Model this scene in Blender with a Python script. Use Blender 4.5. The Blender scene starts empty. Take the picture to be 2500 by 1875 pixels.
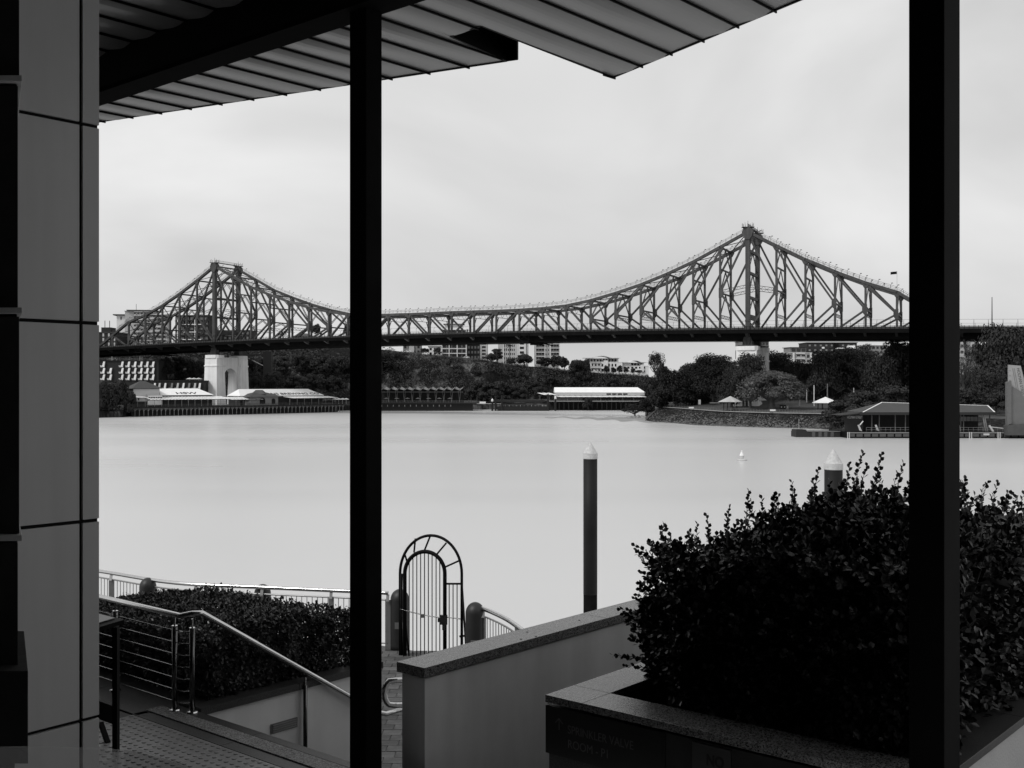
import bpy, bmesh, math, random
from mathutils import Vector, Matrix
R = math.radians
rnd = random.Random(11)
S = bpy.context.scene
COL = S.collection

# ------------------------------------------------------------------ camera, sky, sun, exposure
F, CX, CY, H = 2431.0, 1250.0, 937.5, 15.0        # focal length in photo pixels, image centre, eye height above the river
cd = bpy.data.cameras.new('camera'); cd.lens = 35.006; cd.sensor_width = 36; cd.clip_start = .1; cd.clip_end = 12000
cam = bpy.data.objects.new('camera', cd); COL.objects.link(cam)
cam.location = (0, 0, H); cam.rotation_euler = (R(90), 0, 0); S.camera = cam

SUN_EL, SUN_AZ = R(46), R(-125)                     # azimuth measured from +Y towards +X
world = bpy.data.worlds.new('World'); S.world = world; world.use_nodes = True
nt = world.node_tree; nt.nodes.clear()
def N(t, **k):
    n = nt.nodes.new(t)
    for a, b in k.items(): setattr(n, a, b)
    return n
out = N('ShaderNodeOutputWorld'); bg = N('ShaderNodeBackground'); bg.inputs[1].default_value = .1
sky = N('ShaderNodeTexSky', sky_type='NISHITA'); sky.sun_disc = False
sky.sun_elevation = SUN_EL; sky.sun_rotation = SUN_AZ; sky.air_density = 1.0; sky.dust_density = 4.0
bw = N('ShaderNodeRGBToBW'); nt.links.new(sky.outputs[0], bw.inputs[0])
tc = N('ShaderNodeTexCoord'); mp = N('ShaderNodeMapping'); mp.inputs['Scale'].default_value = (1.35, 1.35, 2.7)
nt.links.new(tc.outputs['Generated'], mp.inputs[0])
n1 = N('ShaderNodeTexNoise'); n1.inputs['Scale'].default_value = 1.6; n1.inputs['Detail'].default_value = 5; n1.inputs['Roughness'].default_value = .45; n1.inputs['Distortion'].default_value = .5
nt.links.new(mp.outputs[0], n1.inputs[0])
mr = N('ShaderNodeMapRange'); mr.inputs[1].default_value = .33; mr.inputs[2].default_value = .67; mr.inputs[3].default_value = 5.9; mr.inputs[4].default_value = 8.9
nt.links.new(n1.outputs[0], mr.inputs[0])
mx = N('ShaderNodeMix', data_type='FLOAT'); mx.inputs[0].default_value = .94
nt.links.new(bw.outputs[0], mx.inputs[2]); nt.links.new(mr.outputs[0], mx.inputs[3])
nt.links.new(mx.outputs[0], bg.inputs[0]); nt.links.new(bg.outputs[0], out.inputs[0])

sl = bpy.data.lights.new('sun', 'SUN'); sl.energy = 1.7; sl.angle = R(14); sl.color = (1, .995, .985)
so = bpy.data.objects.new('sun', sl); COL.objects.link(so)
sd = Vector((math.sin(SUN_AZ)*math.cos(SUN_EL), math.cos(SUN_AZ)*math.cos(SUN_EL), math.sin(SUN_EL)))
so.rotation_euler = sd.to_track_quat('Z', 'Y').to_euler(); so.location = (-60, -20, 120)
vs = S.view_settings; vs.view_transform = 'Standard'; vs.look = 'None'; vs.exposure = 0.0; vs.gamma = 1; vs.use_curve_mapping = False
S.render.engine = 'CYCLES'

# ------------------------------------------------------------------ helpers
def W(px, py, D): return Vector(((px-CX)/F*D, D, H+(CY-py)/F*D))
def WZ(px, py, z): return W(px, py, (H-z)*F/(py-CY))
ORG = {}
def org(p):
    while p is not None and p.parent is not None: p = p.parent
    return ORG.get(p.name, Vector((0, 0, 0))) if p is not None else Vector((0, 0, 0))
def tag(o, label=None, cat=None, group=None, kind=None):
    if label: o['label'] = label
    if cat: o['category'] = cat
    if group: o['group'] = group
    if kind: o['kind'] = kind
    return o
def thing(name, label, cat, loc, group=None):
    o = bpy.data.objects.new(name, None); COL.objects.link(o); o.location = loc; o.empty_display_size = .2
    ORG[o.name] = Vector(loc); return tag(o, label, cat, group)
def link(name, me, parent=None):
    o = bpy.data.objects.new(name, me); COL.objects.link(o); o.parent = parent; return o
def piece(name, me, M, parent):
    """a shared mesh placed by a world matrix under its thing"""
    o = link(name, me, parent); o.matrix_basis = Matrix.Translation(-org(parent)) @ M if parent else M; return o
def frame(o, x, y=None, z=None):
    """matrix with origin o, x axis x, z axis ~z"""
    x = Vector(x).normalized(); z = Vector(z or (0, 0, 1))
    y = z.cross(x).normalized(); z = x.cross(y)
    M = Matrix((x, y, z)).transposed().to_4x4(); M.translation = o; return M
class MB:
    def __init__(s): s.v = []; s.f = []
    def add(s, vs_, fs):
        b = len(s.v); s.v += [tuple(v) for v in vs_]; s.f += [tuple(b+i for i in f) for f in fs]; return s
    def hexa(s, p):   # 8 points: bottom loop, top loop
        return s.add(p, [(3, 2, 1, 0), (4, 5, 6, 7), (0, 1, 5, 4), (1, 2, 6, 5), (2, 3, 7, 6), (3, 0, 4, 7)])
    def box(s, x0, x1, y0, y1, z0, z1, M=None):
        p = [Vector(q) for q in ((x0,y0,z0),(x1,y0,z0),(x1,y1,z0),(x0,y1,z0),(x0,y0,z1),(x1,y0,z1),(x1,y1,z1),(x0,y1,z1))]
        if M: p = [M @ q for q in p]
        return s.hexa(p)
    def beam(s, a, b, w, h, up=(0, 0, 1)):
        a = Vector(a); b = Vector(b); d = (b-a); L = d.length
        if L < 1e-6: return s
        up = Vector(up)
        if abs(d.normalized().dot(up)) > .97: up = Vector((0, 1, 0))
        M = frame(a, d, z=up); return s.box(0, L, -w/2, w/2, -h/2, h/2, M)
    def prism(s, poly, z0, z1, M=None):
        n = len(poly); p = [Vector((q[0], q[1], z0)) for q in poly]+[Vector((q[0], q[1], z1)) for q in poly]
        if M: p = [M @ q for q in p]
        return s.add(p, [tuple(reversed(range(n))), tuple(range(n, 2*n))]+[(i, (i+1) % n, n+(i+1) % n, n+i) for i in range(n)])
    def tube(s, pts, r, n=8, closed=False):
        pts = [Vector(p) for p in pts]; rings = []; m = len(pts); up = None
        rr = r if isinstance(r, (list, tuple)) else [r]*m
        for i in range(m):
            if closed: t = (pts[(i+1) % m]-pts[i-1]).normalized()
            else: t = (pts[min(i+1, m-1)]-pts[max(i-1, 0)]).normalized()
            if up is None: up = Vector((0, 0, 1)) if abs(t.z) < .9 else Vector((1, 0, 0))
            a = (up-t*up.dot(t))
            if a.length < 1e-4: a = t.orthogonal()
            a.normalize(); up = a; b = t.cross(a)
            rings.append([pts[i]+(a*math.cos(2*math.pi*j/n)+b*math.sin(2*math.pi*j/n))*rr[i] for j in range(n)])
        v = [p for ring in rings for p in ring]; f = []
        for i in range(m if closed else m-1):
            i2 = (i+1) % m
            for j in range(n): f.append((i*n+j, i*n+(j+1) % n, i2*n+(j+1) % n, i2*n+j))
        if not closed: f += [tuple(reversed(range(n))), tuple((m-1)*n+j for j in range(n))]
        return s.add(v, f)
    def lathe(s, prof, c, n=20):   # prof (r,z)
        c = Vector(c); v = []; f = []; m = len(prof)
        for r, z in prof: v += [c+Vector((r*math.cos(2*math.pi*j/n), r*math.sin(2*math.pi*j/n), z)) for j in range(n)]
        for i in range(m-1):
            for j in range(n): f.append((i*n+j, i*n+(j+1) % n, (i+1)*n+(j+1) % n, (i+1)*n+j))
        f += [tuple(reversed(range(n))), tuple((m-1)*n+j for j in range(n))]
        return s.add(v, f)
    def mesh(s, name, mat, o=Vector((0, 0, 0)), smooth=False):
        me = bpy.data.meshes.new(name); me.from_pydata([(v[0]-o.x, v[1]-o.y, v[2]-o.z) for v in s.v], [], s.f)
        if mat: me.materials.append(mat)
        if smooth: me.polygons.foreach_set('use_smooth', [True]*len(me.polygons))
        me.update(); return me
    def build(s, name, mat, parent=None, smooth=False, bevel=0):
        me = s.mesh(name, mat, org(parent), smooth); o = link(name, me, parent)
        if bevel:
            b = bmesh.new(); b.from_mesh(me); bmesh.ops.recalc_face_normals(b, faces=b.faces)
            bmesh.ops.bevel(b, geom=[e for e in b.edges if e.calc_face_angle(0) > .5], offset=bevel, segments=2, affect='EDGES', profile=.6)
            b.to_mesh(me); b.free()
        return o
def struct(name, mb, mat, kind='structure', smooth=False):
    return tag(mb.build(name, mat, None, smooth), kind=kind)

def mat(name, v, rough=.7, metal=0, spec=.5, var=.15, scale=3., detail=6, bump=0, bscale=None, speck=None, streak=None, coat=0, per_obj=0, stretch=(1, 1, 1)):
    m = bpy.data.materials.new(name); m.use_nodes = True; t = m.node_tree; b = t.nodes['Principled BSDF']
    def n(k, **kw):
        q = t.nodes.new(k)
        for a, c in kw.items(): setattr(q, a, c)
        return q
    L = t.links.new
    co = n('ShaderNodeTexCoord'); mpn = n('ShaderNodeMapping'); L(co.outputs['Object'], mpn.inputs[0]); mpn.inputs['Scale'].default_value = stretch
    nz = n('ShaderNodeTexNoise'); nz.inputs['Scale'].default_value = scale; nz.inputs['Detail'].default_value = detail; nz.inputs['Roughness'].default_value = .6
    L(mpn.outputs[0], nz.inputs[0])
    r = n('ShaderNodeMapRange'); r.inputs[1].default_value = .3; r.inputs[2].default_value = .7
    r.inputs[3].default_value = v*(1-var); r.inputs[4].default_value = v*(1+var); L(nz.outputs[0], r.inputs[0]); cur = r.outputs[0]
    if speck:            # (scale, low, high, threshold): granite-like grains
        w = n('ShaderNodeTexVoronoi'); w.inputs['Scale'].default_value = speck[0]; L(mpn.outputs[0], w.inputs[0])
        sp = n('ShaderNodeSeparateColor'); L(w.outputs['Color'], sp.inputs[0])
        r2 = n('ShaderNodeMapRange'); r2.inputs[3].default_value = speck[1]; r2.inputs[4].default_value = speck[2]; L(sp.outputs[0], r2.inputs[0])
        mu = n('ShaderNodeMath', operation='MULTIPLY'); L(cur, mu.inputs[0]); L(r2.outputs[0], mu.inputs[1]); cur = mu.outputs[0]
    if streak:           # (scale, amount): rain streaks and grime running down
        m2 = n('ShaderNodeMapping'); m2.inputs['Scale'].default_value = (1, 1, .08); L(co.outputs['Object'], m2.inputs[0])
        w = n('ShaderNodeTexNoise'); w.inputs['Scale'].default_value = streak[0]; w.inputs['Detail'].default_value = 4; L(m2.outputs[0], w.inputs[0])
        r2 = n('ShaderNodeMapRange'); r2.inputs[1].default_value = .35; r2.inputs[2].default_value = .65; r2.inputs[3].default_value = 1-streak[1]; r2.inputs[4].default_value = 1.0; L(w.outputs[0], r2.inputs[0])
        mu = n('ShaderNodeMath', operation='MULTIPLY'); L(cur, mu.inputs[0]); L(r2.outputs[0], mu.inputs[1]); cur = mu.outputs[0]
    if per_obj:
        oi = n('ShaderNodeObjectInfo'); r2 = n('ShaderNodeMapRange'); r2.inputs[3].default_value = 1-per_obj; r2.inputs[4].default_value = 1+per_obj; L(oi.outputs['Random'], r2.inputs[0])
        mu = n('ShaderNodeMath', operation='MULTIPLY'); L(cur, mu.inputs[0]); L(r2.outputs[0], mu.inputs[1]); cur = mu.outputs[0]
    L(cur, b.inputs['Base Color'])
    b.inputs['Roughness'].default_value = rough; b.inputs['Metallic'].default_value = metal; b.inputs['Specular IOR Level'].default_value = spec
    if coat: b.inputs['Coat Weight'].default_value = coat
    if bump:
        nb = n('ShaderNodeTexNoise'); nb.inputs['Scale'].default_value = bscale or scale*4; nb.inputs['Detail'].default_value = 5; L(mpn.outputs[0], nb.inputs[0])
        bp = n('ShaderNodeBump'); bp.inputs['Strength'].default_value = bump; bp.inputs['Distance'].default_value = .02; L(nb.outputs[0], bp.inputs['Height']); L(bp.outputs[0], b.inputs['Normal'])
    return m

M_steel = mat('bridge_steel', .075, .6, spec=.25, var=.18, scale=.35, streak=(.8, .3))
M_deck = mat('bridge_deck_steel', .008, .9, spec=.03, var=.25, scale=.3)
M_pier = mat('pier_concrete', .88, .85, spec=.2, var=.06, scale=.25, streak=(.6, .16), bump=.2)
M_black = mat('black_steel', .004, .6, spec=.12, var=.3, scale=2)
M_col = mat('column_paint', .005, .75, spec=.08, var=.6, scale=2.2, streak=(3., .3))
M_stain = mat('stainless_steel', .62, .2, metal=1, var=.08, scale=12)
M_stainpost = mat('stainless_post', .13, .22, metal=1, var=.15, scale=9)
M_rail = mat('painted_rail_metal', .32, .35, metal=.6, var=.1, scale=5)
M_granite = mat('granite_coping', .115, .27, spec=1.0, var=.1, scale=3, speck=(120, .1, 2.4), bump=.15, bscale=150, per_obj=.08)
M_granited = mat('granite_dark', .04, .45, spec=.45, var=.2, scale=4, speck=(260, .3, 1.7), per_obj=.12)
M_render = mat('white_render', .66, .9, spec=.15, var=.07, scale=1.5, bump=.1, bscale=220, streak=(3.5, .14))
M_panel = mat('cladding_panel', .56, .5, spec=.4, var=.05, scale=.8, streak=(5, .1), per_obj=.03)
M_darkst = mat('dark_stone', .03, .75, spec=.2, var=.3, scale=3, bump=.3)
M_ledge = mat('ledge_stone', .6, .8, var=.2, scale=6)
M_soffit = mat('soffit_sheet', .3, .36, spec=.5, var=.07, scale=1.2, metal=.15, stretch=(1, 1, 1))
M_paver = mat('paver_brick', .11, .7, spec=.3, var=.25, scale=6, bump=.4, bscale=90, per_obj=.3)
M_tile = mat('tactile_tile', .2, .35, spec=.4, var=.2, scale=7, per_obj=.12)
M_white = mat('white_paint', .8, .5, var=.04, scale=1)
M_whitec = mat('white_cap', .5, .6, var=.2, scale=9)
M_roofw = mat('white_roof_sheet', .86, .6, var=.04, scale=.3, spec=.2)
M_gwall = mat('pale_wall', .5, .8, var=.1, scale=.3, streak=(.5, .12))
M_mwall = mat('mid_wall', .2, .8, var=.15, scale=.3, streak=(.5, .15))
M_dwall = mat('dark_wall', .016, .8, var=.2, scale=.3)
M_glassd = mat('dark_window_glass', .012, .12, spec=.6, var=.3, scale=.5)
M_roofd = mat('dark_roof', .07, .75, var=.2, scale=.5, stretch=(1, 1, 1))
M_roofm = mat('grey_roof', .075, .75, spec=.15, var=.08, scale=.3)
M_timber = mat('wharf_timber', .012, .9, var=.4, scale=.6, stretch=(1, 1, .2))
M_pile = mat('old_pale_pile', .22, .9, var=.4, scale=.8)
M_bark = mat('bark', .05, .9, var=.3, scale=2)
M_leaf = mat('tree_leaves', .026, .6, spec=.2, var=.45, scale=.18, detail=8, per_obj=.25)
M_leafl = mat('tree_leaves_pale', .12, .5, spec=.4, var=.4, scale=.2, detail=8, per_obj=.1)
M_hedge = mat('hedge_leaves', .012, .42, spec=.4, var=.6, scale=5, detail=4)
M_hedge2 = mat('camellia_leaves', .055, .42, spec=.4, var=.8, scale=6, detail=4)
M_flower = mat('white_petals', .7, .6, var=.1, scale=20)
M_twig = mat('twigs', .03, .8, var=.3, scale=10)
M_grass = mat('park_grass', .085, .9, var=.2, scale=.12, spec=.1)
M_earth = mat('soil', .01, .95, var=.3, scale=5, spec=.05)
M_text = mat('sign_lettering', .09, .6, var=.05)
M_signb = mat('sign_panel', .012, .4, var=.1)
M_ink = mat('black_lettering', .008, .6, var=.05)
M_render2 = mat('skylit_render', .86, .9, spec=.15, var=.06, scale=1.5, bump=.1, bscale=220, streak=(3.5, .12))  # the white render lightened to stand for sky light on the stair wall
M_fold = mat('folded_roof_metal', .2, .6, spec=.3)
M_mud = mat('river_mud', .3, .6, var=.45, scale=.15, detail=8, spec=.4)
M_rock = mat('revetment_rock', .075, .9, var=.5, scale=.5, per_obj=.3)
M_plate = mat('grey_plate', .2, .4, var=.1, metal=.3)

# ------------------------------------------------------------------ river
def water_mat():
    m = bpy.data.materials.new('river_water'); m.use_nodes = True; t = m.node_tree; b = t.nodes['Principled BSDF']; L = t.links.new
    co = t.nodes.new('ShaderNodeTexCoord'); mp_ = t.nodes.new('ShaderNodeMapping'); mp_.inputs['Scale'].default_value = (.003, .016, 1); L(co.outputs['Object'], mp_.inputs[0])
    nz = t.nodes.new('ShaderNodeTexNoise'); nz.inputs['Scale'].default_value = 1; nz.inputs['Detail'].default_value = 5; L(mp_.outputs[0], nz.inputs[0])
    r = t.nodes.new('ShaderNodeMapRange'); r.inputs[1].default_value = .3; r.inputs[2].default_value = .7; r.inputs[3].default_value = .25; r.inputs[4].default_value = .34; L(nz.outputs[0], r.inputs[0])
    L(r.outputs[0], b.inputs['Roughness'])
    r = t.nodes.new('ShaderNodeMapRange'); r.inputs[1].default_value = .35; r.inputs[2].default_value = .65; r.inputs[3].default_value = .55; r.inputs[4].default_value = .58; L(nz.outputs[0], r.inputs[0])
    L(r.outputs[0], b.inputs['Base Color'])
    b.inputs['IOR'].default_value = 1.33; b.inputs['Specular IOR Level'].default_value = .7
    nb = t.nodes.new('ShaderNodeTexNoise'); nb.inputs['Scale'].default_value = .5; nb.inputs['Detail'].default_value = 3; L(co.outputs['Object'], nb.inputs[0])
    bp = t.nodes.new('ShaderNodeBump'); bp.inputs['Strength'].default_value = .05; bp.inputs['Distance'].default_value = .15; L(nb.outputs[0], bp.inputs['Height']); L(bp.outputs[0], b.inputs['Normal'])
    return m
M_water = water_mat()
struct('river', MB().add([(-4000, 21, 0), (4000, 21, 0), (4000, 5000, 0), (-4000, 5000, 0)], [(0, 1, 2, 3)]), M_water)

def terrain_mat(name, rock, veg, gscale=.08):
    m = bpy.data.materials.new(name); m.use_nodes = True; t = m.node_tree; b = t.nodes['Principled BSDF']; L = t.links.new
    co = t.nodes.new('ShaderNodeTexCoord'); mp_ = t.nodes.new('ShaderNodeMapping'); mp_.inputs['Scale'].default_value = (1, 1, .3); L(co.outputs['Object'], mp_.inputs[0])
    a = t.nodes.new('ShaderNodeTexNoise'); a.inputs['Scale'].default_value = gscale; a.inputs['Detail'].default_value = 10; a.inputs['Roughness'].default_value = .7; L(mp_.outputs[0], a.inputs[0])
    r = t.nodes.new('ShaderNodeMapRange'); r.inputs[1].default_value = .5; r.inputs[2].default_value = .63; r.inputs[3].default_value = 0; r.inputs[4].default_value = 1; L(a.outputs[0], r.inputs[0])
    c = t.nodes.new('ShaderNodeTexNoise'); c.inputs['Scale'].default_value = .9; c.inputs['Detail'].default_value = 6; L(mp_.outputs[0], c.inputs[0])
    r2 = t.nodes.new('ShaderNodeMapRange'); r2.inputs[1].default_value = .3; r2.inputs[2].default_value = .7; r2.inputs[3].default_value = .3; r2.inputs[4].default_value = 1.7; L(c.outputs[0], r2.inputs[0])
    x = t.nodes.new('ShaderNodeMix'); x.data_type = 'FLOAT'; x.inputs[2].default_value = veg; x.inputs[3].default_value = rock; L(r.outputs[0], x.inputs[0])
    mu = t.nodes.new('ShaderNodeMath'); mu.operation = 'MULTIPLY'; L(x.outputs[0], mu.inputs[0]); L(r2.outputs[0], mu.inputs[1]); L(mu.outputs[0], b.inputs['Base Color'])
    b.inputs['Roughness'].default_value = .95; b.inputs['Specular IOR Level'].default_value = .1
    bp = t.nodes.new('ShaderNodeBump'); bp.inputs['Strength'].default_value = .8; bp.inputs['Distance'].default_value = 1.2; L(c.outputs[0], bp.inputs['Height']); L(bp.outputs[0], b.inputs['Normal'])
    return m
M_cliff = terrain_mat('cliff_rock_and_scrub', .13, .012)
M_bank = terrain_mat('river_bank_ground', .05, .018, .15)

from mathutils import noise as mn
def interp(tab, x):
    if x <= tab[0][0]: return tab[0][1]
    for (a, p), (b, q) in zip(tab, tab[1:]):
        if x <= b:
            k = (x-a)/(b-a); k = k*k*(3-2*k) if isinstance(p, tuple) and len(p) > 9 else k
            return tuple(u+(v-u)*k for u, v in zip(p, q)) if isinstance(p, tuple) else p+(q-p)*k
    return tab[-1][1]
SHORE = [(-600, 330.), (0, 400.), (250, 444.), (300, 452.), (335, 480.), (560, 508.), (838, 560.), (890, 572.), (1160, 580.), (1240, 588.), (1517, 596.), (1760, 605.)]
# top of the far bank: (depth of its foot, depth of its brink, height of its brink)
BRINK = [(-600, (430., 520., 34.)), (250, (520., 610., 33.)), (560, (575., 640., 37.)), (855, (600., 650., 39.5)), (960, (607., 648., 36.5)), (1027, (612., 648., 34.4)),
         (1137, (622., 646., 31.4)), (1192, (626., 644., 30.2)), (1240, (634., 648., 27.7)), (1321, (638., 648., 26.0)), (1378, (640., 648., 23.8)),
         (1442, (640., 648., 22.6)), (1517, (642., 650., 21.1)), (1575, (644., 652., 19.8)), (1760, (648., 668., 17.))]
def hill(px, D):
    """ground height of the far bank at picture column px and depth D"""
    f, b, z = interp(BRINK, px); s = interp(SHORE, px)
    if D <= s: return -1.5
    if D < f: return 3.2 if D < s+25 else 3.4+(D-s-25)/(max(f-s-25, 1))*2.0
    if D < b:
        k = (D-f)/(b-f); return 5.4+(z-5.4)*(k**.8)
    return z + (D-b)*.004
b_ = MB(); cols = list(range(-600, 1761, 10)); rows = None; nr = 0
for ci, px in enumerate(cols):
    f, b, z = interp(BRINK, px); s = interp(SHORE, px)
    Ds = [s-12, s-.3, s, s+4, s+12, s+25]+[s+25+(f-s-25)*k/3 for k in (1, 2, 3)]+[f+(b-f)*k/12 for k in range(1, 12)]+[b, b+4, b+15, b+40, b+120, b+400, b+1500, b+5000]
    nr = len(Ds)
    for D in Ds:
        zz = {s-.3: -1.5, s: 2.4}.get(D, hill(px, D)); x = (px-CX)/F*D
        if f <= D <= b: # broken rock face
            q = mn.noise(Vector((x*.06, D*.02, zz*.08))); q2 = mn.noise(Vector((x*.2, 7, zz*.15)))
            k = min(1, (b-D)/6)*min(1, (D-f)/4+.3); D2 = D + (q*5+q2*3)*k
        else: D2 = D
        b_.v.append(((px-CX)/F*D, D2, zz if D < f else zz+mn.noise(Vector((x*.05, D*.05, 3)))*.8*(1 if D < b+60 else 0)))
for i in range(len(cols)-1):
    for j in range(nr-1): b_.f.append((i*nr+j, (i+1)*nr+j, (i+1)*nr+j+1, i*nr+j+1))
struct('hillside', b_, M_cliff, smooth=True)

# park point on the right bank (revetment, lawn, wooded rise behind)
PW = [(1575, (395., 398., .2)), (1600, (391., 430., 3.4)), (1614, (390., 441., 4.8)), (1650, (380., 425., 4.8)), (1700, (363., 398., 4.8)), (1760, (355., 372., 4.8)), (1826, (348., 360., 4.8)), (1900, (341., 350., 4.8)), (2002, (334., 342., 4.8)),
      (2100, (322., 332., 4.8)), (2250, (304., 316., 4.8)), (2500, (285., 298., 4.8)), (3300, (250., 262., 4.8))]
def park(px, D):
    s, w, z = interp(PW, px)
    if D <= s: return -.8
    if D < w: return (D-s)/(w-s)*(z-.3)
    if px < 1612: return z
    q = z+.15+min(D-w, 45)*.028
    return q if D < w+45 else q+min(16., (D-w-45)*.11)
b_ = MB(); cols = list(range(1575, 3301, 9))
ky = [0]
for px in cols:
    s, w, z = interp(PW, px)
    Ds = [s-6, s]+[s+(w-s)*k/8 for k in range(1, 9)]+[w+.4, w+3, w+12, w+25, w+45, w+60, w+80, w+110, w+150, w+200]
    nr = len(Ds); back = w+200
    for j, D in enumerate(Ds):
        zz = park(px, D) if D != s else -.05
        if j == 9: zz = z-.3
        if j == 10: zz = z
        x = (px-CX)/F*D
        if 2 <= j <= 8: zz += mn.noise(Vector((x*.5, D*.5, 0)))*.35+mn.noise(Vector((x*.13, D*.13, 0)))*.5
        if j > 15: zz += 0
        b_.v.append((x, D, zz if j < nr-1 else -1))
for i in range(len(cols)-1):
    for j in range(nr-1): b_.f.append((i*nr+j, (i+1)*nr+j, (i+1)*nr+j+1, i*nr+j+1))
# split: lawn above, rocks below
lawn = MB(); rev = MB(); lawn.v = b_.v; rev.v = b_.v
for k, f_ in enumerate(b_.f): (rev if (k % (nr-1)) < 9 else lawn).f.append(f_)
struct('river_bank', rev, M_bank, smooth=True); struct('park_lawn', lawn, M_grass)
# path edge on top of the sea wall
cp = MB()
for a, b in zip(range(1620, 2140, 10), range(1630, 2150, 10)):
    sa, wa, za = interp(PW, a); sb, wb, zb = interp(PW, b)
    A = W(a, CY, wa); B = W(b, CY, wb); A.z = B.z = 4.86; cp.beam(A, B+(B-A)*.02, .9, .22)
tag(cp.build('footpath_edge', mat('pale_concrete_edge', .34, .8, var=.2, scale=.6)), kind='structure')
# loose stones of the revetment and the tidal edge: one uncountable mass
st = MB()
for _ in range(5200):
    px = rnd.uniform(1585, 2330); s, w, z = interp(PW, px); k = rnd.random()**1.6
    D = s-1.5+(w-s+.5)*k; zz = max(park(px, D), -.1)
    r = rnd.uniform(.14, .5)*(1.2-k*.6); c = W(px, CY, D); c.z = zz+r*.2; a = rnd.uniform(0, 3)
    p = []
    for i in range(5): p.append(c+Vector((math.cos(a+i*1.257)*r*rnd.uniform(.7, 1.3), math.sin(a+i*1.257)*r*rnd.uniform(.7, 1.2), -r*.3)))
    p += [c+Vector((rnd.uniform(-.3, .3)*r, rnd.uniform(-.3, .3)*r, r*rnd.uniform(.4, .9)))]
    st.add(p, [(i, (i+1) % 5, 5) for i in range(5)])
struct('bank_stones', st, mat('wet_stones', .09, .8, var=.7, scale=.9, detail=3), 'stuff')
# mud flat spit running out from the point
mb = MB(); NX = 90
for i in range(NX+1):
    px = 1330+i*3.3; k = i/NX
    yc = 1018.5+7*k+1.5*math.sin(i*.35); hw = (1.0+9.5*k**1.2)*(.8+.35*mn.noise(Vector((i*.22, 1, 1)))) 
    for j in range(9):
        t = j/8*2-1; y = yc+t*hw; D = H*F/(y-CY); x = (px-CX)/F*D
        mb.v.append((x, D, -.05+(1-t*t)*(.16+.14*min(1, k*1.6)+.1*k+.12*mn.noise(Vector((x*.06, D*.03, 0))))))
for i in range(NX):
    for j in range(8): mb.f.append((i*9+j, i*9+j+1, (i+1)*9+j+1, (i+1)*9+j))
struct('mud_flat', mb, M_mud, smooth=True)

# ------------------------------------------------------------------ the steel cantilever bridge
BXL, BDL, BC, BS = -157.5, 528.0, .8996, .4366
def BP(s, w, z): return Vector((BXL+s*BC+w*BS, BDL-s*BS+w*BC, z))
def sofpx(px):
    q = (px-CX)/F; return (q*BDL-BXL)/(BC+q*BS)
NPX = {-7: 236, -6: 275, -5: 314.6, -4: 355.3, -3: 396.6, -2: 438.5, -1: 481.2, 0: 524.2, 1: 569, 2: 613, 3: 658.7, 4: 706, 5: 754, 6: 802.5, 7: 849.5, 8: 899, 9: 949, 10: 998.7, 11: 1049.4, 12: 1102.8, 13: 1157.5,
       14: 1211.8, 15: 1268.1, 16: 1324.8, 17: 1382.7, 18: 1442.2, 19: 1502.8, 20: 1564.6, 21: 1628.2, 22: 1692.5, 23: 1758.3, 24: 1826, 25: 1895.7, 26: 1966.5, 27: 2038.7, 28: 2113.3, 29: 2189.9, 30: 2268, 31: 2348}
TOPY = {-5: 786.5, -4: 769.5, -3: 746.7, -2: 718.2, -1: 685.4, 0: 650, 1: 675.5, 2: 701, 3: 719.6, 4: 736.7, 5: 751, 6: 761.3, 7: 768.4, 8: 769.3, 9: 769, 10: 767.3, 11: 765, 12: 762.5, 13: 761, 14: 759.3, 15: 756.7, 16: 753, 17: 746.4, 18: 733.7,
        19: 716, 20: 695.2, 21: 669.3, 22: 639.5, 23: 603.7, 24: 565.9, 25: 599.7, 26: 633.5, 27: 663.3, 28: 690.2, 29: 713, 30: 760}
MIDY = {-5: 826, -4: 812, -3: 805, -2: 793.7, -1: 771, 1: 762, 2: 778, 3: 786.5, 4: 790.8, 5: 798, 6: 799, 18: 778.7, 19: 768.8, 20: 757.8, 21: 745.9, 22: 732, 23: 715, 25: 709, 26: 726, 27: 740.9, 28: 755.8, 29: 766.8}
SN = {i: sofpx(p) for i, p in NPX.items()}
def zat(i, y): return H+(CY-y)/F*(BDL-SN[i]*BS)
TZ = {i: zat(i, y) for i, y in TOPY.items()}; MZ = {i: zat(i, y) for i, y in MIDY.items()}
def deckz(s): return 38.0-((s-141)/282)**2*4.3       # camber of the deck edge
DZ = {i: deckz(s)-.5 for i, s in SN.items()}
TZ[-7] = DZ[-7]+.4; TZ[-6] = (TZ[-5]+TZ[-7])/2; TZ[31] = DZ[31]+.4; TZ[30] = (TZ[29]+TZ[31])/2
br = thing('truss_bridge', 'grey steel cantilever truss bridge with two peaks spanning the river', 'bridge', BP(141, 9, 0))
def mem(name, p, q, w, h, up=(BS, BC, 0)):
    mb = MB(); mb.beam(p, q, w, h, up); return mb.build(name, M_steel, br)
def lattice(name, p, q, d, up):
    """a laced strut: two chords with zigzag lacing"""
    p = Vector(p); q = Vector(q); u = (q-p).normalized(); up = Vector(up); n = (up-u*up.dot(u)).normalized()*d/2
    mb = MB(); mb.beam(p+n, q+n, .2, .2); mb.beam(p-n, q-n, .2, .2); L = (q-p).length; k = max(3, int(L/(d*1.1)))
    for i in range(k):
        a = p+(q-p)*(i/k)+(n if i % 2 else -n); b = p+(q-p)*((i+1)/k)+(-n if i % 2 else n); mb.beam(a, b, .11, .11)
    return mb.build(name, M_steel, br)
UP = (0, 0, 1)
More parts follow.
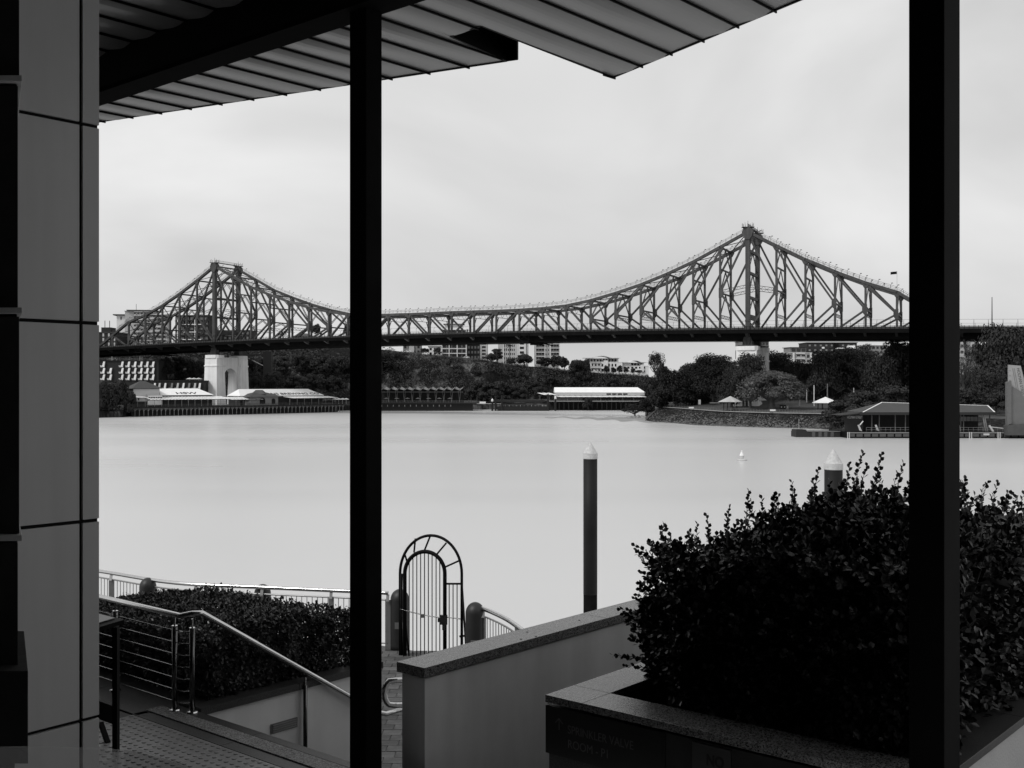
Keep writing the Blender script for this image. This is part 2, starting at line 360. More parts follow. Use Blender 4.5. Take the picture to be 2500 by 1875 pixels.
for w in (0, 18.3):
    T = {i: BP(SN[i], w, TZ[i]) for i in SN}; B = {i: BP(SN[i], w, DZ[i]) for i in SN}; Md = {i: BP(SN[i], w, MZ[i]) for i in MZ}
    for i in range(-7, 31):
        d = 1.55 if abs(i-12) > 5 else 1.25
        e = (T[i+1]-T[i]).normalized()*.3
        mem('top_chord', T[i]-e, T[i+1]+e, 1.1, d)
        mem('bottom_chord', B[i], B[i+1], .9, .9)
        # gusset
    for i in SN:
        if i in (-7, 31): continue
        if i in (0, 24):
            mem('tower_post', BP(SN[i], w, DZ[i]-2), T[i], 1.7, 2.0)
            g = MB(); c = T[i]; n = 10
            poly = [(-2.2, -.3), (-1.9, -1.6), (-.9, -3.2), (.9, -3.2), (1.9, -1.6), (2.2, -.3), (1.7, 1.0), (.7, 1.9), (-.7, 1.9), (-1.7, 1.0)]
            M = frame(c, (BC, -BS, 0), z=UP); M = M @ Matrix.Rotation(R(90), 4, 'X'); g.prism(poly, -1.3, 1.3, M); g.build('gusset_plate', M_steel, br)
            mem('collar', BP(SN[i], w, DZ[i]+4.2)-Vector((0, 0, .3)), BP(SN[i], w, DZ[i]+4.5), 1.95, 2.25)
            continue
        hw = .8 if i in range(9, 16) else .82
        mem('vertical_post', B[i], T[i]-Vector((0, 0, .4)), hw, hw)
        g = MB(); M = frame(T[i]-Vector((0, 0, .6)), (BC, -BS, 0), z=UP) @ Matrix.Rotation(R(90), 4, 'X')
        g.prism([(-1.5, .4), (-.6, -1.3), (.6, -1.3), (1.5, .4), (.9, .9), (-.9, .9)], -.62, .62, M); g.build('gusset_plate', M_steel, br)
        if i in Md:
            k = 1 if (i < 0 or 12 < i < 24) else -1
            g = MB(); M = frame(Md[i], (BC*k, -BS*k, 0), z=UP) @ Matrix.Rotation(R(90), 4, 'X')
            g.prism([(-.5, 2.0), (-.5, -2.0), (.6, -1.9), (1.25, -.9), (1.25, .9), (.6, 1.9)], -.58, .58, M); g.build('gusset_plate', M_steel, br)
    def diag(a, b, wd): mem('diagonal_brace', a, b, .7, wd)
    for i in list(range(-5, 0))+list(range(18, 24)): diag(Md[i], T[i+1]-Vector((0, 0, 1.0)), .8); diag(Md[i], B[i+1], .85)
    for i in list(range(1, 7))+list(range(25, 30)): diag(Md[i], T[i-1]-Vector((0, 0, 1.0)), .8); diag(Md[i], B[i-1], .85)
    diag(T[7], B[6], 1.1); diag(T[8], B[7], 1.1); diag(T[9], B[8], 1.1); diag(T[17], B[18], 1.2); diag(T[16], B[17], 1.2); diag(T[15], B[16], 1.2)
    for a, b in ((9, 10), (10, 11), (11, 12)): diag(T[a], B[b], .8)
    for a, b in ((13, 12), (14, 13), (15, 14)): diag(T[a], B[b], .8)
    diag(T[-6], B[-5], .8); diag(T[30], B[29], .8); diag(T[28], Md[29], 1.1) 
# cross frames between the two trusses
for i in SN:
    if i in (-7, 31): continue
    t0 = BP(SN[i], 0, TZ[i]); t1 = BP(SN[i], 18.3, TZ[i]); hgt = TZ[i]-DZ[i]
    mem('cross_strut', t0, t1, .6, .7, UP)
    if 9 <= i <= 17 or i in (7, 8):
        lo = 3.0
        lattice('cross_frame', BP(SN[i], .4, TZ[i]-1.6), BP(SN[i], 17.9, TZ[i]-1.6), 2.6, UP)
        mem('knee_brace', BP(SN[i], .3, DZ[i]+4.6), BP(SN[i], 2.2, TZ[i]-2.9), .3, .3); mem('knee_brace', BP(SN[i], 18, DZ[i]+4.6), BP(SN[i], 16.1, TZ[i]-2.9), .3, .3)
    if i in MZ:
        mz = MZ[i]; mem('cross_strut', BP(SN[i], 0, mz), BP(SN[i], 18.3, mz), .6, .6, UP)
        if mz-DZ[i] > 7: lattice('cross_frame', BP(SN[i], .4, DZ[i]+6.2), BP(SN[i], 17.9, DZ[i]+6.2), 1.2, UP)
        if mz-DZ[i] > 9:
            for a in (0, 18.3): lattice('sway_brace', BP(SN[i], a, DZ[i]+6.5), BP(SN[i], 9.15, mz-.4), .7, (BS, BC, 0))
        if TZ[i]-mz > 5:
            tz = TZ[i]; z2 = mz+(tz-mz)*.52 if tz-mz > 14 else None
            for lo, hi in (((mz, z2), (z2, tz)) if z2 else ((mz, tz),)):
                for a in (0, 18.3): lattice('sway_brace', BP(SN[i], a, lo+.3), BP(SN[i], 9.15, hi-.4), .7, (BS, BC, 0))
            if z2: mem('cross_strut', BP(SN[i], 0, z2), BP(SN[i], 18.3, z2), .5, .6, UP)
for i in (0, 24):
    zs = [DZ[i]+6, DZ[i]+14, DZ[i]+24, DZ[i]+33, TZ[i]-.5]
    for z in zs[:-1]: mem('cross_strut', BP(SN[i], 0, z), BP(SN[i], 18.3, z), 1.0, 2.0 if z < DZ[i]+7 else 1.1, UP)
    for lo, hi in zip(zs, zs[1:]):
        for a in (0, 18.3): lattice('sway_brace', BP(SN[i], a, lo), BP(SN[i], 9.15, hi), 1.0, (BS, BC, 0))
    for a in (0, 18.3):                                  # laced horizontals tying post and first verticals
        for j in (i-1, i+1): lattice('laced_tie', BP(SN[i], a, DZ[i]+18.5), BP(SN[j], a, MZ[j]+.4), 1.1, UP)
for i in range(-6, 30):                                 # top lateral bracing
    a0, a1 = BP(SN[i], 0, TZ[i]), BP(SN[i], 18.3, TZ[i]); b0, b1 = BP(SN[i+1], 0, TZ[i+1]), BP(SN[i+1], 18.3, TZ[i+1])
    mid = (a0+a1+b0+b1)/4
    mem('lateral_brace', a0, b1, .3, .3, UP); mem('lateral_brace', a1, b0, .3, .3, UP)
# climb walkway rails on the top chords
for w in (0, 18.3):
    mb = MB(); pts = []
    for i in range(-6, 31):
        a = BP(SN[i], w, TZ[i]+.8); b = BP(SN[min(i+1, 31)], w, TZ[min(i+1, 31)]+.8)
        for k in range(5):
            p = a.lerp(b, k/5)
            for o in (-.55, .55): mb.beam(p+Vector((BS*o, BC*o, 0)), p+Vector((BS*o, BC*o, 1.25)), .07, .07)
            if k % 2 == 0: mb.beam(p+Vector((0, 0, 1.2)), p+Vector((.5, 0, 1.9)), .09, .09); mb.box(p.x+.3, p.x+.85, p.y-.2, p.y+.2, p.z+1.8, p.z+2.05)
        for o in (-.55, .55):
            for h in (.7, 1.25): mb.beam(a+Vector((BS*o, BC*o, h)), b+Vector((BS*o, BC*o, h)), .05, .05)
    tag(mb.build('climb_handrail', M_steel, br), kind='stuff')
for i in (0, 24):
    for w in (0, 18.3):
        mb = MB(); c = BP(SN[i], w, TZ[i]+1.9)
        for k in range(14):
            a = k/14*6.28; p = c+Vector((math.cos(a)*2.6*BC, math.sin(a)*1.6, 0)); mb.beam(p, p+Vector((0, 0, 1.3+.4*(k % 3 == 0))), .1, .1)
        mb.box(c.x-2.4, c.x+2.4, c.y-1.4, c.y+1.4, c.z-.15, c.z); mb.beam(c, c+Vector((0, 0, 2.6)), .12, .12)
        mb.build('summit_platform', M_steel, br)
    mb = MB(); a = BP(SN[i], 0, TZ[i]+2); b = BP(SN[i], 18.3, TZ[i]+2); mb.beam(a, b, 1.2, .3)
    for k in range(30):
        p = a.lerp(b, k/29); mb.beam(p, p+Vector((0, 0, 1.3)), .08, .08)
    mb.beam(a+Vector((0, 0, 1.3)), b+Vector((0, 0, 1.3)), .08, .08); mb.build('summit_walkway', M_steel, br)
# deck
def dk(s0, s1, w0, w1, zt, zb, name, m=M_deck, step=12):
    mb = MB(); n = max(1, int((s1-s0)/step))
    ss = [s0+(s1-s0)*k/n for k in range(n+1)]
    for s in ss:
        for w, z in ((w0, zb), (w1, zb), (w1, zt), (w0, zt)): mb.v.append(tuple(BP(s, w, deckz(s)+z)))
    for i in range(n):
        for j in range(4): mb.f.append((i*4+j, i*4+(j+1) % 4, i*4+4+(j+1) % 4, i*4+4+j))
    mb.f += [(3, 2, 1, 0), (n*4, n*4+1, n*4+2, n*4+3)]
    return mb.build(name, m, br)
SA, SB = -110, 430
dk(SA, SB, .8, 17.5, -.6, -1.1, 'roadway'); dk(SA, SB, -4.0, -.8, 0, -.35, 'footway'); dk(SA, SB, 19.1, 22.3, 0, -.35, 'footway')
dk(SA, SB, -4.05, -3.8, .05, -1.5, 'edge_girder'); dk(SA, SB, 22.1, 22.35, .05, -1.5, 'edge_girder')
for w in (-.2, 4.2, 9.15, 14.1, 18.5): dk(SA, SB, w-.2, w+.2, -1.1, -3.75, 'stringer_girder')
dk(SA, 370, -.3, 18.6, -3.77, -3.87, 'underside_plate')
dk(SA, 370, 19.0, 19.2, -3.9, -4.05, 'maintenance_rail'); 
dk(SA, SB, -.4, -.2, 1.1, -.1, 'road_parapet', M_steel); dk(SA, SB, 18.4, 18.6, 1.1, -.1, 'road_parapet', M_gwall)
for i in SN:
    s = SN[i]; z = deckz(s)
    for w0, w1 in ((-3.9, .5), (22.2, 17.8)):
        mb = MB(); mb.hexa([BP(s-.5, w0, z-1.5), BP(s+.5, w0, z-1.5), BP(s+.5, w1, z-3.1), BP(s-.5, w1, z-3.1), BP(s-.5, w0, z-.4), BP(s+.5, w0, z-.4), BP(s+.5, w1, z-.4), BP(s-.5, w1, z-.4)])
        mb.build('floor_bracket', M_steel, br)
# footway railings, tall mesh fences, posts
for w in (-3.9, 22.2):
    mb = MB(); s = SA
    while s < SB:
        z = deckz(s); mb.beam(BP(s, w, z), BP(s, w, z+1.25), .13, .13)
        if int((s-SA)/1.6) % 3 == 0: mb.beam(BP(s, w, z), BP(s, w, z+2.9), .1, .1); mb.beam(BP(s, w, z+2.9), BP(s, w*.93+.7, z+3.5), .09, .09)
        s += 1.6
    for k in range(54):
        a = SA+k*10; b = a+10; za = deckz(a); zb = deckz(b)
        for h, t in ((1.25, .12), (.75, .06), (.35, .06), (3.45, .07)): mb.beam(BP(a, w, za+h), BP(b, w, zb+h), t, t)
    tag(mb.build('footway_railing', M_deck, br), kind='stuff')
# flag on the south anchor arm and lamp columns on the approach
p = BP(SN[29], 0, TZ[29]+1); mb = MB(); mb.tube([p, p+Vector((0, 0, 7))], .09, 6); mb.build('flagpole', M_gwall, br)
mb = MB(); mb.v = [(p.x-2.4*k/6, p.y+.2*math.sin(k*1.2), p.z+6.9-h*1.0-.25*k/6) for k in range(7) for h in (0, 1)]; mb.f = [(2*k, 2*k+1, 2*k+3, 2*k+2) for k in range(6)]
mb.build('flag', M_deck, br)
for px, hh in ((2422, 11.6), (2424.6, 10.0)):
    s = sofpx(px); w = -3 if hh > 11 else 21; s = s if w < 0 else s-12
    mb = MB(); mb.tube([BP(s, w, deckz(s)), BP(s, w, deckz(s)+hh)], [.22, .12], 8); tag(mb.build('lamp_column', M_deck), 'tall lamp column on the approach road, '+('taller of the two' if w < 0 else 'shorter of the two'), 'lamp post', 'lamp columns on the approach')
# trestle and trusses under the right-hand approach
s = sofpx(2346); mb = MB(); z = deckz(s)-1.6
for d in (-2.6, 2.6): mb.beam(BP(s+d, 0, z-14), BP(s+d*.25, 0, z), .5, .6); mb.beam(BP(s+d, 18, z-14), BP(s+d*.25, 18, z), .5, .6)
mb.beam(BP(s-1.6, 0, z-5), BP(s+1.6, 0, z-5), .3, .4); mb.build('trestle', M_steel, br)
mb = MB()
for w in (1, 17):
    for k in range(8):
        a, b = 372+k*7, 379+k*7; mb.beam(BP(a, w, deckz(a)-6), BP(b, w, deckz(b)-6), .4, .5); mb.beam(BP(a, w, deckz(a)-6), BP(b, w, deckz(b)-1.2), .3, .4) if k % 2 else mb.beam(BP(a, w, deckz(a)-1.2), BP(b, w, deckz(b)-6), .3, .4)
        mb.beam(BP(a, w, deckz(a)-6), BP(a, w, deckz(a)-1), .3, .35)
mb.build('deck_truss', M_deck, br)
mb = MB()
for k in range(3):
    s = 366+k*21; mb.beam(BP(s, 1, 8), BP(s, 1, deckz(s)-1.2), 1., 1.); mb.beam(BP(s, 17, 8), BP(s, 17, deckz(s)-1.2), 1., 1.)
mb.build('trestle_posts', M_deck, br)
# inspection gantries hanging under the deck
for px in (352, 1290):
    s = sofpx(px); z = deckz(s); mb = MB()
    for a in (-2.2, 2.2):
        for w in (-4.4, 22.6): mb.beam(BP(s+a, w, z-.2), BP(s+a, w, z-3.4), .18, .18)
        mb.beam(BP(s+a, -4.4, z-3.4), BP(s+a, 22.6, z-4.9), .4, .5)
    for w in (-4.4, 0, 4, 8, 12, 16, 20, 22.6): mb.beam(BP(s-2.2, w, z-3.6), BP(s+2.2, w, z-3.9), .25, .4)
    mb.beam(BP(s-2.2, -4.4, z-.5), BP(s+2.2, -4.4, z-3.3), .14, .14); mb.beam(BP(s+2.2, -4.4, z-.5), BP(s-2.2, -4.4, z-3.3), .14, .14)
    mb.box(-3, 3, -.3, .3, -.5, .5, Matrix.Translation(BP(s, 9, z-4.6))); mb.build('inspection_gantry', M_deck, br)

def pier(sx, label, base):
    t = thing('bridge_pier', label, 'bridge pier', BP(sx, 9, 0))
    FR = frame(Vector((0, 0, 0)), (BC, -BS, 0)); 
    def P(s, w, z): return BP(sx+s, w, z)
    def fr(name, s, w0, w1, z0, z1, k=0, ch=0):   # frustum, k = extra half-length at the foot
        mb = MB(); mb.hexa([P(-s-k, w0-k, z0), P(s+k, w0-k, z0), P(s+k, w1+k, z0), P(-s-k, w1+k, z0), P(-s, w0, z1), P(s, w0, z1), P(s, w1, z1), P(-s, w1, z1)]); return mb.build(name, M_pier, t, bevel=.12)
    for c in (0, 18.3):
        fr('shaft', 4.2, c-3.0, c+3.0, base+2.6, 24.2, .55); fr('plinth', 4.9, c-3.8, c+3.8, base, base+2.6, .3)
        fr('string_course', 4.45, c-3.25, c+3.25, 24.2, 25.0); fr('upper_shaft', 4.15, c-2.95, c+2.95, 25.0, 28.6, .02)
        mb = MB(); o = [(-4.6, -2.2), (-3.4, -3.4), (3.4, -3.4), (4.6, -2.2), (4.6, 2.2), (3.4, 3.4), (-3.4, 3.4), (-4.6, 2.2)]
        Mx = Matrix.Translation(P(0, c, 0)) @ FR; mb.prism(o, 28.6, 30.3, Mx); mb.build('cap', M_pier, t, bevel=.1)
        mb = MB(); mb.prism([(x*.8, y*.8) for x, y in o], 30.3, 30.8, Mx)
        for k in range(7):
            a = -1.8+k*.6; mb.hexa([P(a*1.05-.1, c-1.6, 30.8), P(a*1.05+.1, c-1.6, 30.8), P(a*1.05+.1, c+1.6, 30.8), P(a*1.05-.1, c+1.6, 30.8), P(a*.7-.1, c-1, 34.2), P(a*.7+.1, c-1, 34.2), P(a*.7+.1, c+1, 34.2), P(a*.7-.1, c+1, 34.2)])
        mb.hexa([P(-1.2, c-.6, 30.8), P(1.2, c-.6, 30.8), P(1.2, c+.6, 30.8), P(-1.2, c+.6, 30.8), P(-.7, c-.6, 34.6), P(.7, c-.6, 34.6), P(.7, c+.6, 34.6), P(-.7, c+.6, 34.6)])
        mb.build('bearing', M_steel, t)
    # portal wall with its round arch
    w0, w1, z0, zt, cw, r, zs = 3.0, 15.3, base, 29.2, 9.15, 4.9, 18.6
    prof = [(cw-r, z0)]+[(cw-r*math.cos(a*math.pi/16), zs+r*.98*math.sin(a*math.pi/16)) for a in range(17)]+[(cw+r, z0)]
    mb = MB(); n = len(prof); d = 2.6
    for sgn in (-d, d):
        for w, z in prof: mb.v.append(tuple(P(sgn, w, z)))
        mb.v += [tuple(P(sgn, w, z)) for w, z in ((w0, z0), (w0, zt), (w1, zt), (w1, z0))]
    m_ = n+4
    for o in (0, m_):
        ol = [(o+n, o+n+1, o+0)] 
        h = n//2
        for i in range(h): mb.f.append((o+n+1, o+i, o+i+1))
        mb.f.append((o+n, o, o+n+1)); mb.f.append((o+n+1, o+h, o+n+2))
        for i in range(h, n-1): mb.f.append((o+n+2, o+i, o+i+1))
        mb.f.append((o+n+2, o+n-1, o+n+3))
    for i in range(n-1): mb.f.append((i, m_+i, m_+i+1, i+1))
    mb.f.append((n+1, n+2, m_+n+2, m_+n+1)); mb.build('arch_wall', M_pier, t)
    return t
pier(SN[0], 'pale concrete portal pier with a tall arch rising between the wharf sheds', 1.5)
pier(SN[24], 'pale concrete pier under the right peak, its cap showing above park trees', 5)

# ------------------------------------------------------------------ buildings on the far bank
UB = MB().box(0, 1, 0, 1, 0, 1).mesh('unit', None)
def unit(m, cache={}):
    if m.name not in cache:
        cache[m.name] = MB().box(-.5, .5, -.5, .5, -.5, .5).mesh(m.name+'_box', m)
    return cache[m.name]
def bx(name, m, parent, x0, x1, y0, y1, z0, z1, Mw=None):
    Mt = Matrix.Translation(((x0+x1)/2, (y0+y1)/2, (z0+z1)/2)) @ Matrix.Diagonal((abs(x1-x0), abs(y1-y0), abs(z1-z0), 1))
    return piece(name, unit(m), (Mw @ Mt) if Mw else Mt, parent)
class Bld:
    """a building with its front face at depth D, between picture columns p0..p1 and heights z0..z1"""
    def __init__(s, name, label, cat, p0, p1, D, z0, z1, depth=14, yaw=0, m=None, roof=None, group=None):
        s.w = (p1-p0)/F*D/math.cos(yaw); s.z0, s.z1, s.d = z0, z1, depth; o = Vector(((p0-CX)/F*D, D, 0))
        s.t = thing(name, label, cat, (o.x, o.y, z0), group); s.M = Matrix.Translation(o) @ Matrix.Rotation(yaw, 4, 'Z')
        bx('wall', m or M_gwall, s.t, 0, s.w, 0, depth, z0-3, z1, s.M)
        if roof is not False: bx('roof', roof or M_gwall, s.t, -.4, s.w+.4, -.4, depth+.4, z1, z1+.45, s.M)
    def b(s, name, m, x0, x1, y0, y1, z0, z1): return bx(name, m, s.t, x0, x1, y0, y1, z0, z1, s.M)
    def windows(s, cols, fh=3.0, wf=.6, hf=.5, x0=0, x1=None, z0=None, z1=None, m=None, sill=None, skip=()):
        x1 = s.w if x1 is None else x1; z0 = s.z0 if z0 is None else z0; z1 = s.z1 if z1 is None else z1
        nf = max(1, int(round((z1-z0)/fh))); fh = (z1-z0)/nf; cw = (x1-x0)/cols
        for f in range(nf):
            for c in range(cols):
                if (c, f) in skip: continue
                xa = x0+c*cw+cw*(1-wf)/2; za = z0+f*fh+fh*(1-hf)/2
                s.b('window', m or M_glassd, xa, xa+cw*wf, -.06, .1, za, za+fh*hf)
    def slabs(s, m, fh=3.0, x0=0, x1=None, out=1.4, t=.3, rail=None, z0=None, z1=None):
        x1 = s.w if x1 is None else x1; z0 = s.z0 if z0 is None else z0; z1 = s.z1 if z1 is None else z1
        nf = max(1, int(round((z1-z0)/fh))); fh = (z1-z0)/nf
        for f in range(1, nf+1): 
            s.b('balcony_slab', m, x0, x1, -out, .0, z0+f*fh-t, z0+f*fh)
            if rail and f < nf: s.b('balustrade', rail, x0, x1, -out, -out+.08, z0+f*fh+.001, z0+f*fh+.95)
    def posts(s, m, xs, out=1.4, w=.35, z0=None, z1=None):
        for x in xs: s.b('post', m, x-w/2, x+w/2, -out-w/2, -out+w/2, z0 or s.z0, z1 or s.z1)
def zy(y, D): return H+(CY-y)/F*D

# apartment tower behind the left peak
D = 760
b = Bld('apartment_tower', 'pale apartment tower with flat roof caps behind the left truss', 'building', 305, 372, D, zy(880, D), zy(760, D), 18, R(8), M_gwall)
b.windows(6, 3.1, .55, .5, 6, b.w); b.slabs(M_white, 3.1, 7, b.w, 1.6, .35, M_gwall)
b.b('roof_cap', M_roofm, 1.5, b.w+2.5, -2, 18, b.z1+.5, b.z1+1.1); b.b('lift_core', M_white, -6.5, -.1, 2, 14, b.z0, b.z1-3); b.b('core_cap', M_roofm, -9, 1, .5, 15, b.z1-2.99, b.z1-2.2)
b.b('aerial', M_dwall, 7, 7.25, 5, 5.25, b.z1+1.1, b.z1+6)
for x, y in ((2.5, 780), (2.5, 805)): b.b('window', M_glassd, -3.8, -2.8, 1.9, 2.1, zy(y, D), zy(y-7, D))
b = Bld('apartment_tower', 'pale stepped apartment wing with stacked curved balconies beside the tower', 'building', 372, 404, D-4, zy(880, D), zy(768, D), 16, R(8), M_gwall)
b.windows(3, 3.1, .7, .55); b.slabs(M_white, 3.1, -1, b.w+1, 2.2, .4, M_gwall)
# dark framed block behind left truss
D = 720
b = Bld('apartment_block', 'dark apartment block gridded with white frames behind left truss', 'building', 428, 512, D, zy(880, D), zy(771, D), 16, R(-6), M_dwall, M_dwall)
b.windows(7, 3.6, .62, .6, m=M_mwall); b.slabs(M_dwall, 3.6, out=1.2)
for x in (2, 8.5, 15, 21.5): b.b('white_mullion', M_white, x, x+.5, -1.4, -1.1, b.z0, b.z1-3)
for k in range(5): b.b('white_band', M_white, 6, 20, -1.5, -1.42, b.z0+4+k*5.4, b.z0+4.5+k*5.4)
b = Bld('apartment_block', 'low dark building with white balcony bands right of the left peak', 'building', 512, 612, D+8, zy(880, D), zy(806, D), 16, R(-4), M_dwall, M_roofd)
b.windows(9, 3.4, .5, .5, m=M_mwall); b.slabs(M_white, 6.8, x0=1, x1=10, out=1.2); b.slabs(M_mwall, 3.4, x0=12, x1=26, out=1.0)
b = Bld('apartment_block', 'dark building with two thin masts at far left by the wall', 'building', 205, 286, 740, zy(880, 740), zy(812, 740), 20, 0, M_dwall, M_roofd)
b.windows(6, 3.2, .3, .7, m=M_gwall)
for x in (14.5, 18): b.b('mast', M_dwall, x, x+.35, 2, 2.4, b.z1+.5, b.z1+9)
b.b('upper_storey', M_dwall, 12, 19, 2, 12, b.z1+.46, b.z1+4)
b = Bld('house', 'low house with a shallow hipped roof seen through right part of left truss', 'house', 716, 760, 700, zy(850, 700), zy(822, 700), 10, 0, M_mwall, False)
mb = MB(); x0, x1 = -1, b.w+1; mb.v = [tuple(b.M @ Vector(p)) for p in ((x0, -1, b.z1), (x1, -1, b.z1), (x1, 11, b.z1), (x0, 11, b.z1), (4, 5, b.z1+2.6), (b.w-4, 5, b.z1+2.6))]
mb.f = [(3, 2, 1, 0), (0, 1, 5, 4), (1, 2, 5), (2, 3, 4, 5), (3, 0, 4)]; mb.build('roof', M_roofd, b.t); b.windows(3, 3)

# checker-faced hotel below the left end of the deck
D = 548
b = Bld('hotel', 'black hotel block faced with folded white and grey panels under left deck', 'building', 232, 387, D, zy(929, D), zy(882, D), 14, 0, M_dwall, M_dwall)
def folded(b, x, z, w, h, flip=False, ma=M_white, mb_=M_gwall):
    a = MB(); k = w*.28; s = -1 if flip else 1
    P = lambda q: b.M @ Vector(q)
    a.v = [tuple(P(q)) for q in ((x, -.25, z+h*.22), (x+w*.42, -.9, z), (x+w*.62, -.9, z+h), (x+w*.2, -.25, z+h), (x, -.12, z+h*.22), (x+w*.42, -.12, z), (x+w*.62, -.12, z+h), (x+w*.2, -.12, z+h))]
    a.f = [(0, 1, 2, 3), (4, 7, 6, 5), (0, 4, 5, 1), (1, 5, 6, 2), (2, 6, 7, 3), (3, 7, 4, 0)]; a.build('facade_panel', ma, b.t)
    a = MB(); a.v = [tuple(P(q)) for q in ((x-w*.3, -.3, z+h*.05), (x+w*.3, -.8, z+h*.05), (x+w*.15, -.25, z+h*.36), (x-w*.42, -.2, z+h*.36), (x-w*.3, -.11, z+h*.05), (x+w*.3, -.11, z+h*.05), (x+w*.15, -.11, z+h*.36), (x-w*.42, -.11, z+h*.36))]
    a.f = [(0, 1, 2, 3), (4, 7, 6, 5), (0, 4, 5, 1), (1, 5, 6, 2), (2, 6, 7, 3), (3, 7, 4, 0)]; a.build('facade_panel', mb_, b.t)
fh = (b.z1-b.z0)/3
for r in range(3):
    for x in (5.2, 9.0, 15.4, 19.0, 22.5, 25.9, 29.2, 32.4):
        if x in (9.0,) and r == 2: continue
        folded(b, x-1.2, b.z0+r*fh+.1, 3.0, fh*.92, ma=M_white if r+int(x) & 1 else M_roofw, mb_=M_gwall)
for x in (8, 23.5, 24.6): b.b('mast', M_gwall, x, x+.18, 3, 3.2, b.z1+.4, b.z1+2.8)
b.b('roof_rail', M_mwall, 0, b.w, .4, .5, b.z1+1.2, b.z1+1.32)
b = Bld('hotel', 'long low black podium with leaning white panels behind the wharf roofs', 'building', 372, 500, 520, 3.4, zy(931, 520), 10, 0, M_dwall, M_dwall)
for x, ma in ((.5, M_white), (3, M_gwall), (6, M_white), (9.5, M_mwall), (12.5, M_gwall), (15.5, M_white), (18.5, M_mwall), (21.5, M_gwall), (24, M_white)):
    folded(b, x, zy(952, 520), 2.6, 3.6, ma=ma, mb_=M_mwall)

# dark lift tower behind the pale pier
D = 566; x = (652-CX)/F*D; t = thing('lift_tower', 'black lift tower standing against wooded slope right of pale pier', 'tower', (x, D, 4))
bx('shaft', M_dwall, t, x-2.3, x+2.3, D, D+4, 4, zy(858, D)); 
mb = MB(); mb.beam((x-18, D+2, zy(866, D)), (x-2, D+2, zy(866, D)), 2.4, .8); mb.build('walkway', M_dwall, t)
mb = MB(); mb.beam((x-14, D+2, zy(868, D)), (x-2, D+2, zy(894, D)), .35, .35); mb.beam((x-4.5, D+2, zy(868, D)), (x-2, D+2, zy(876, D)), .3, .3); mb.build('strut', M_gwall, t)

# hilltop buildings right of the middle column
D = 690
b = Bld('house', 'small pale flats with a wide grey panel on cliff top beside the column', 'house', 984, 1027, D, zy(864, D), zy(842, D), 10, 0, M_mwall, M_roofd)
b.windows(4, 3, .5, .55); b.b('panel', M_gwall, 4.2, 7.8, -.8, -.1, b.z0+.8, b.z0+5.6)
b = Bld('house', 'little white cottage with gable beside the white framed apartments', 'house', 1046, 1078, D+6, zy(868, D), zy(846, D), 9, 0, M_white, M_roofm); b.windows(3, 3, .5, .5)
b = Bld('apartment_block', 'tall white framed apartment block rising behind bridge deck near mid-span', 'building', 1078, 1140, 668, zy(874, 668), zy(804, 668), 16, 0, M_mwall, M_white)
b.windows(5, 3.1, .72, .7); b.slabs(M_white, 3.1, out=1.8, t=.42, x0=.2); b.posts(M_white, (.4, 5.2, 10.6, 16.6), 1.8, .5)
b.b('upper_storey', M_gwall, 2, 14, 3, 12, b.z1+.46, b.z1+3.4); b.b('roof_cap', M_roofm, 1, 15, 2, 13, b.z1+3.42, b.z1+3.9)
b = Bld('apartment_block', 'brown-black apartment slab with a pale windowed end beside white framed block', 'building', 1141, 1172, 674, zy(878, 674), zy(830, 674), 16, 0, M_dwall, M_dwall); b.windows(4, 3.1, .6, .5, m=M_mwall)
b.b('pale_end', M_gwall, b.w, b.w+5, -.6, 15, b.z0-2, b.z1)
for k in range(6): b.b('window', M_glassd, b.w+1.3, b.w+3.8, -.7, -.5, b.z0+.8+k*2.35, b.z0+2.1+k*2.35)
D = 700
b = Bld('apartment_tower', 'white apartment tower with stacked bay windows seen under the deck', 'building', 1216, 1290, D, zy(890, D), zy(818, D), 16, 0, M_gwall, M_gwall)
b.windows(6, 3.1, .45, .5, 4, 12); b.b('bay', M_white, 14.2, 19.6, -1.5, -.02, b.z0, b.z1)
for k in range(6): b.b('window', M_glassd, 15.3, 18.2, -1.6, -1.4, b.z0+1.2+k*3.2, b.z0+2.9+k*3.2)
b.posts(M_white, (3.8, 13.6, 20.6), .4, .5)
b = Bld('apartment_tower', 'white balconied apartment tower ending against open sky under the deck', 'building', 1306, 1366, D+4, zy(890, D), zy(818, D), 16, 0, M_gwall, M_gwall)
b.windows(3, 3.1, .85, .62, .8, 6.6); b.windows(2, 3.1, .35, .4, 7, 10.4); b.windows(3, 3.1, .85, .62, 11.2, b.w-.4)
b.slabs(M_white, 3.1, .6, 6.8, 1.3, .35, M_mwall); b.slabs(M_white, 3.1, 11, b.w, 1.3, .35, M_mwall); b.posts(M_white, (.5, 7, 11, b.w), 1.3, .4)
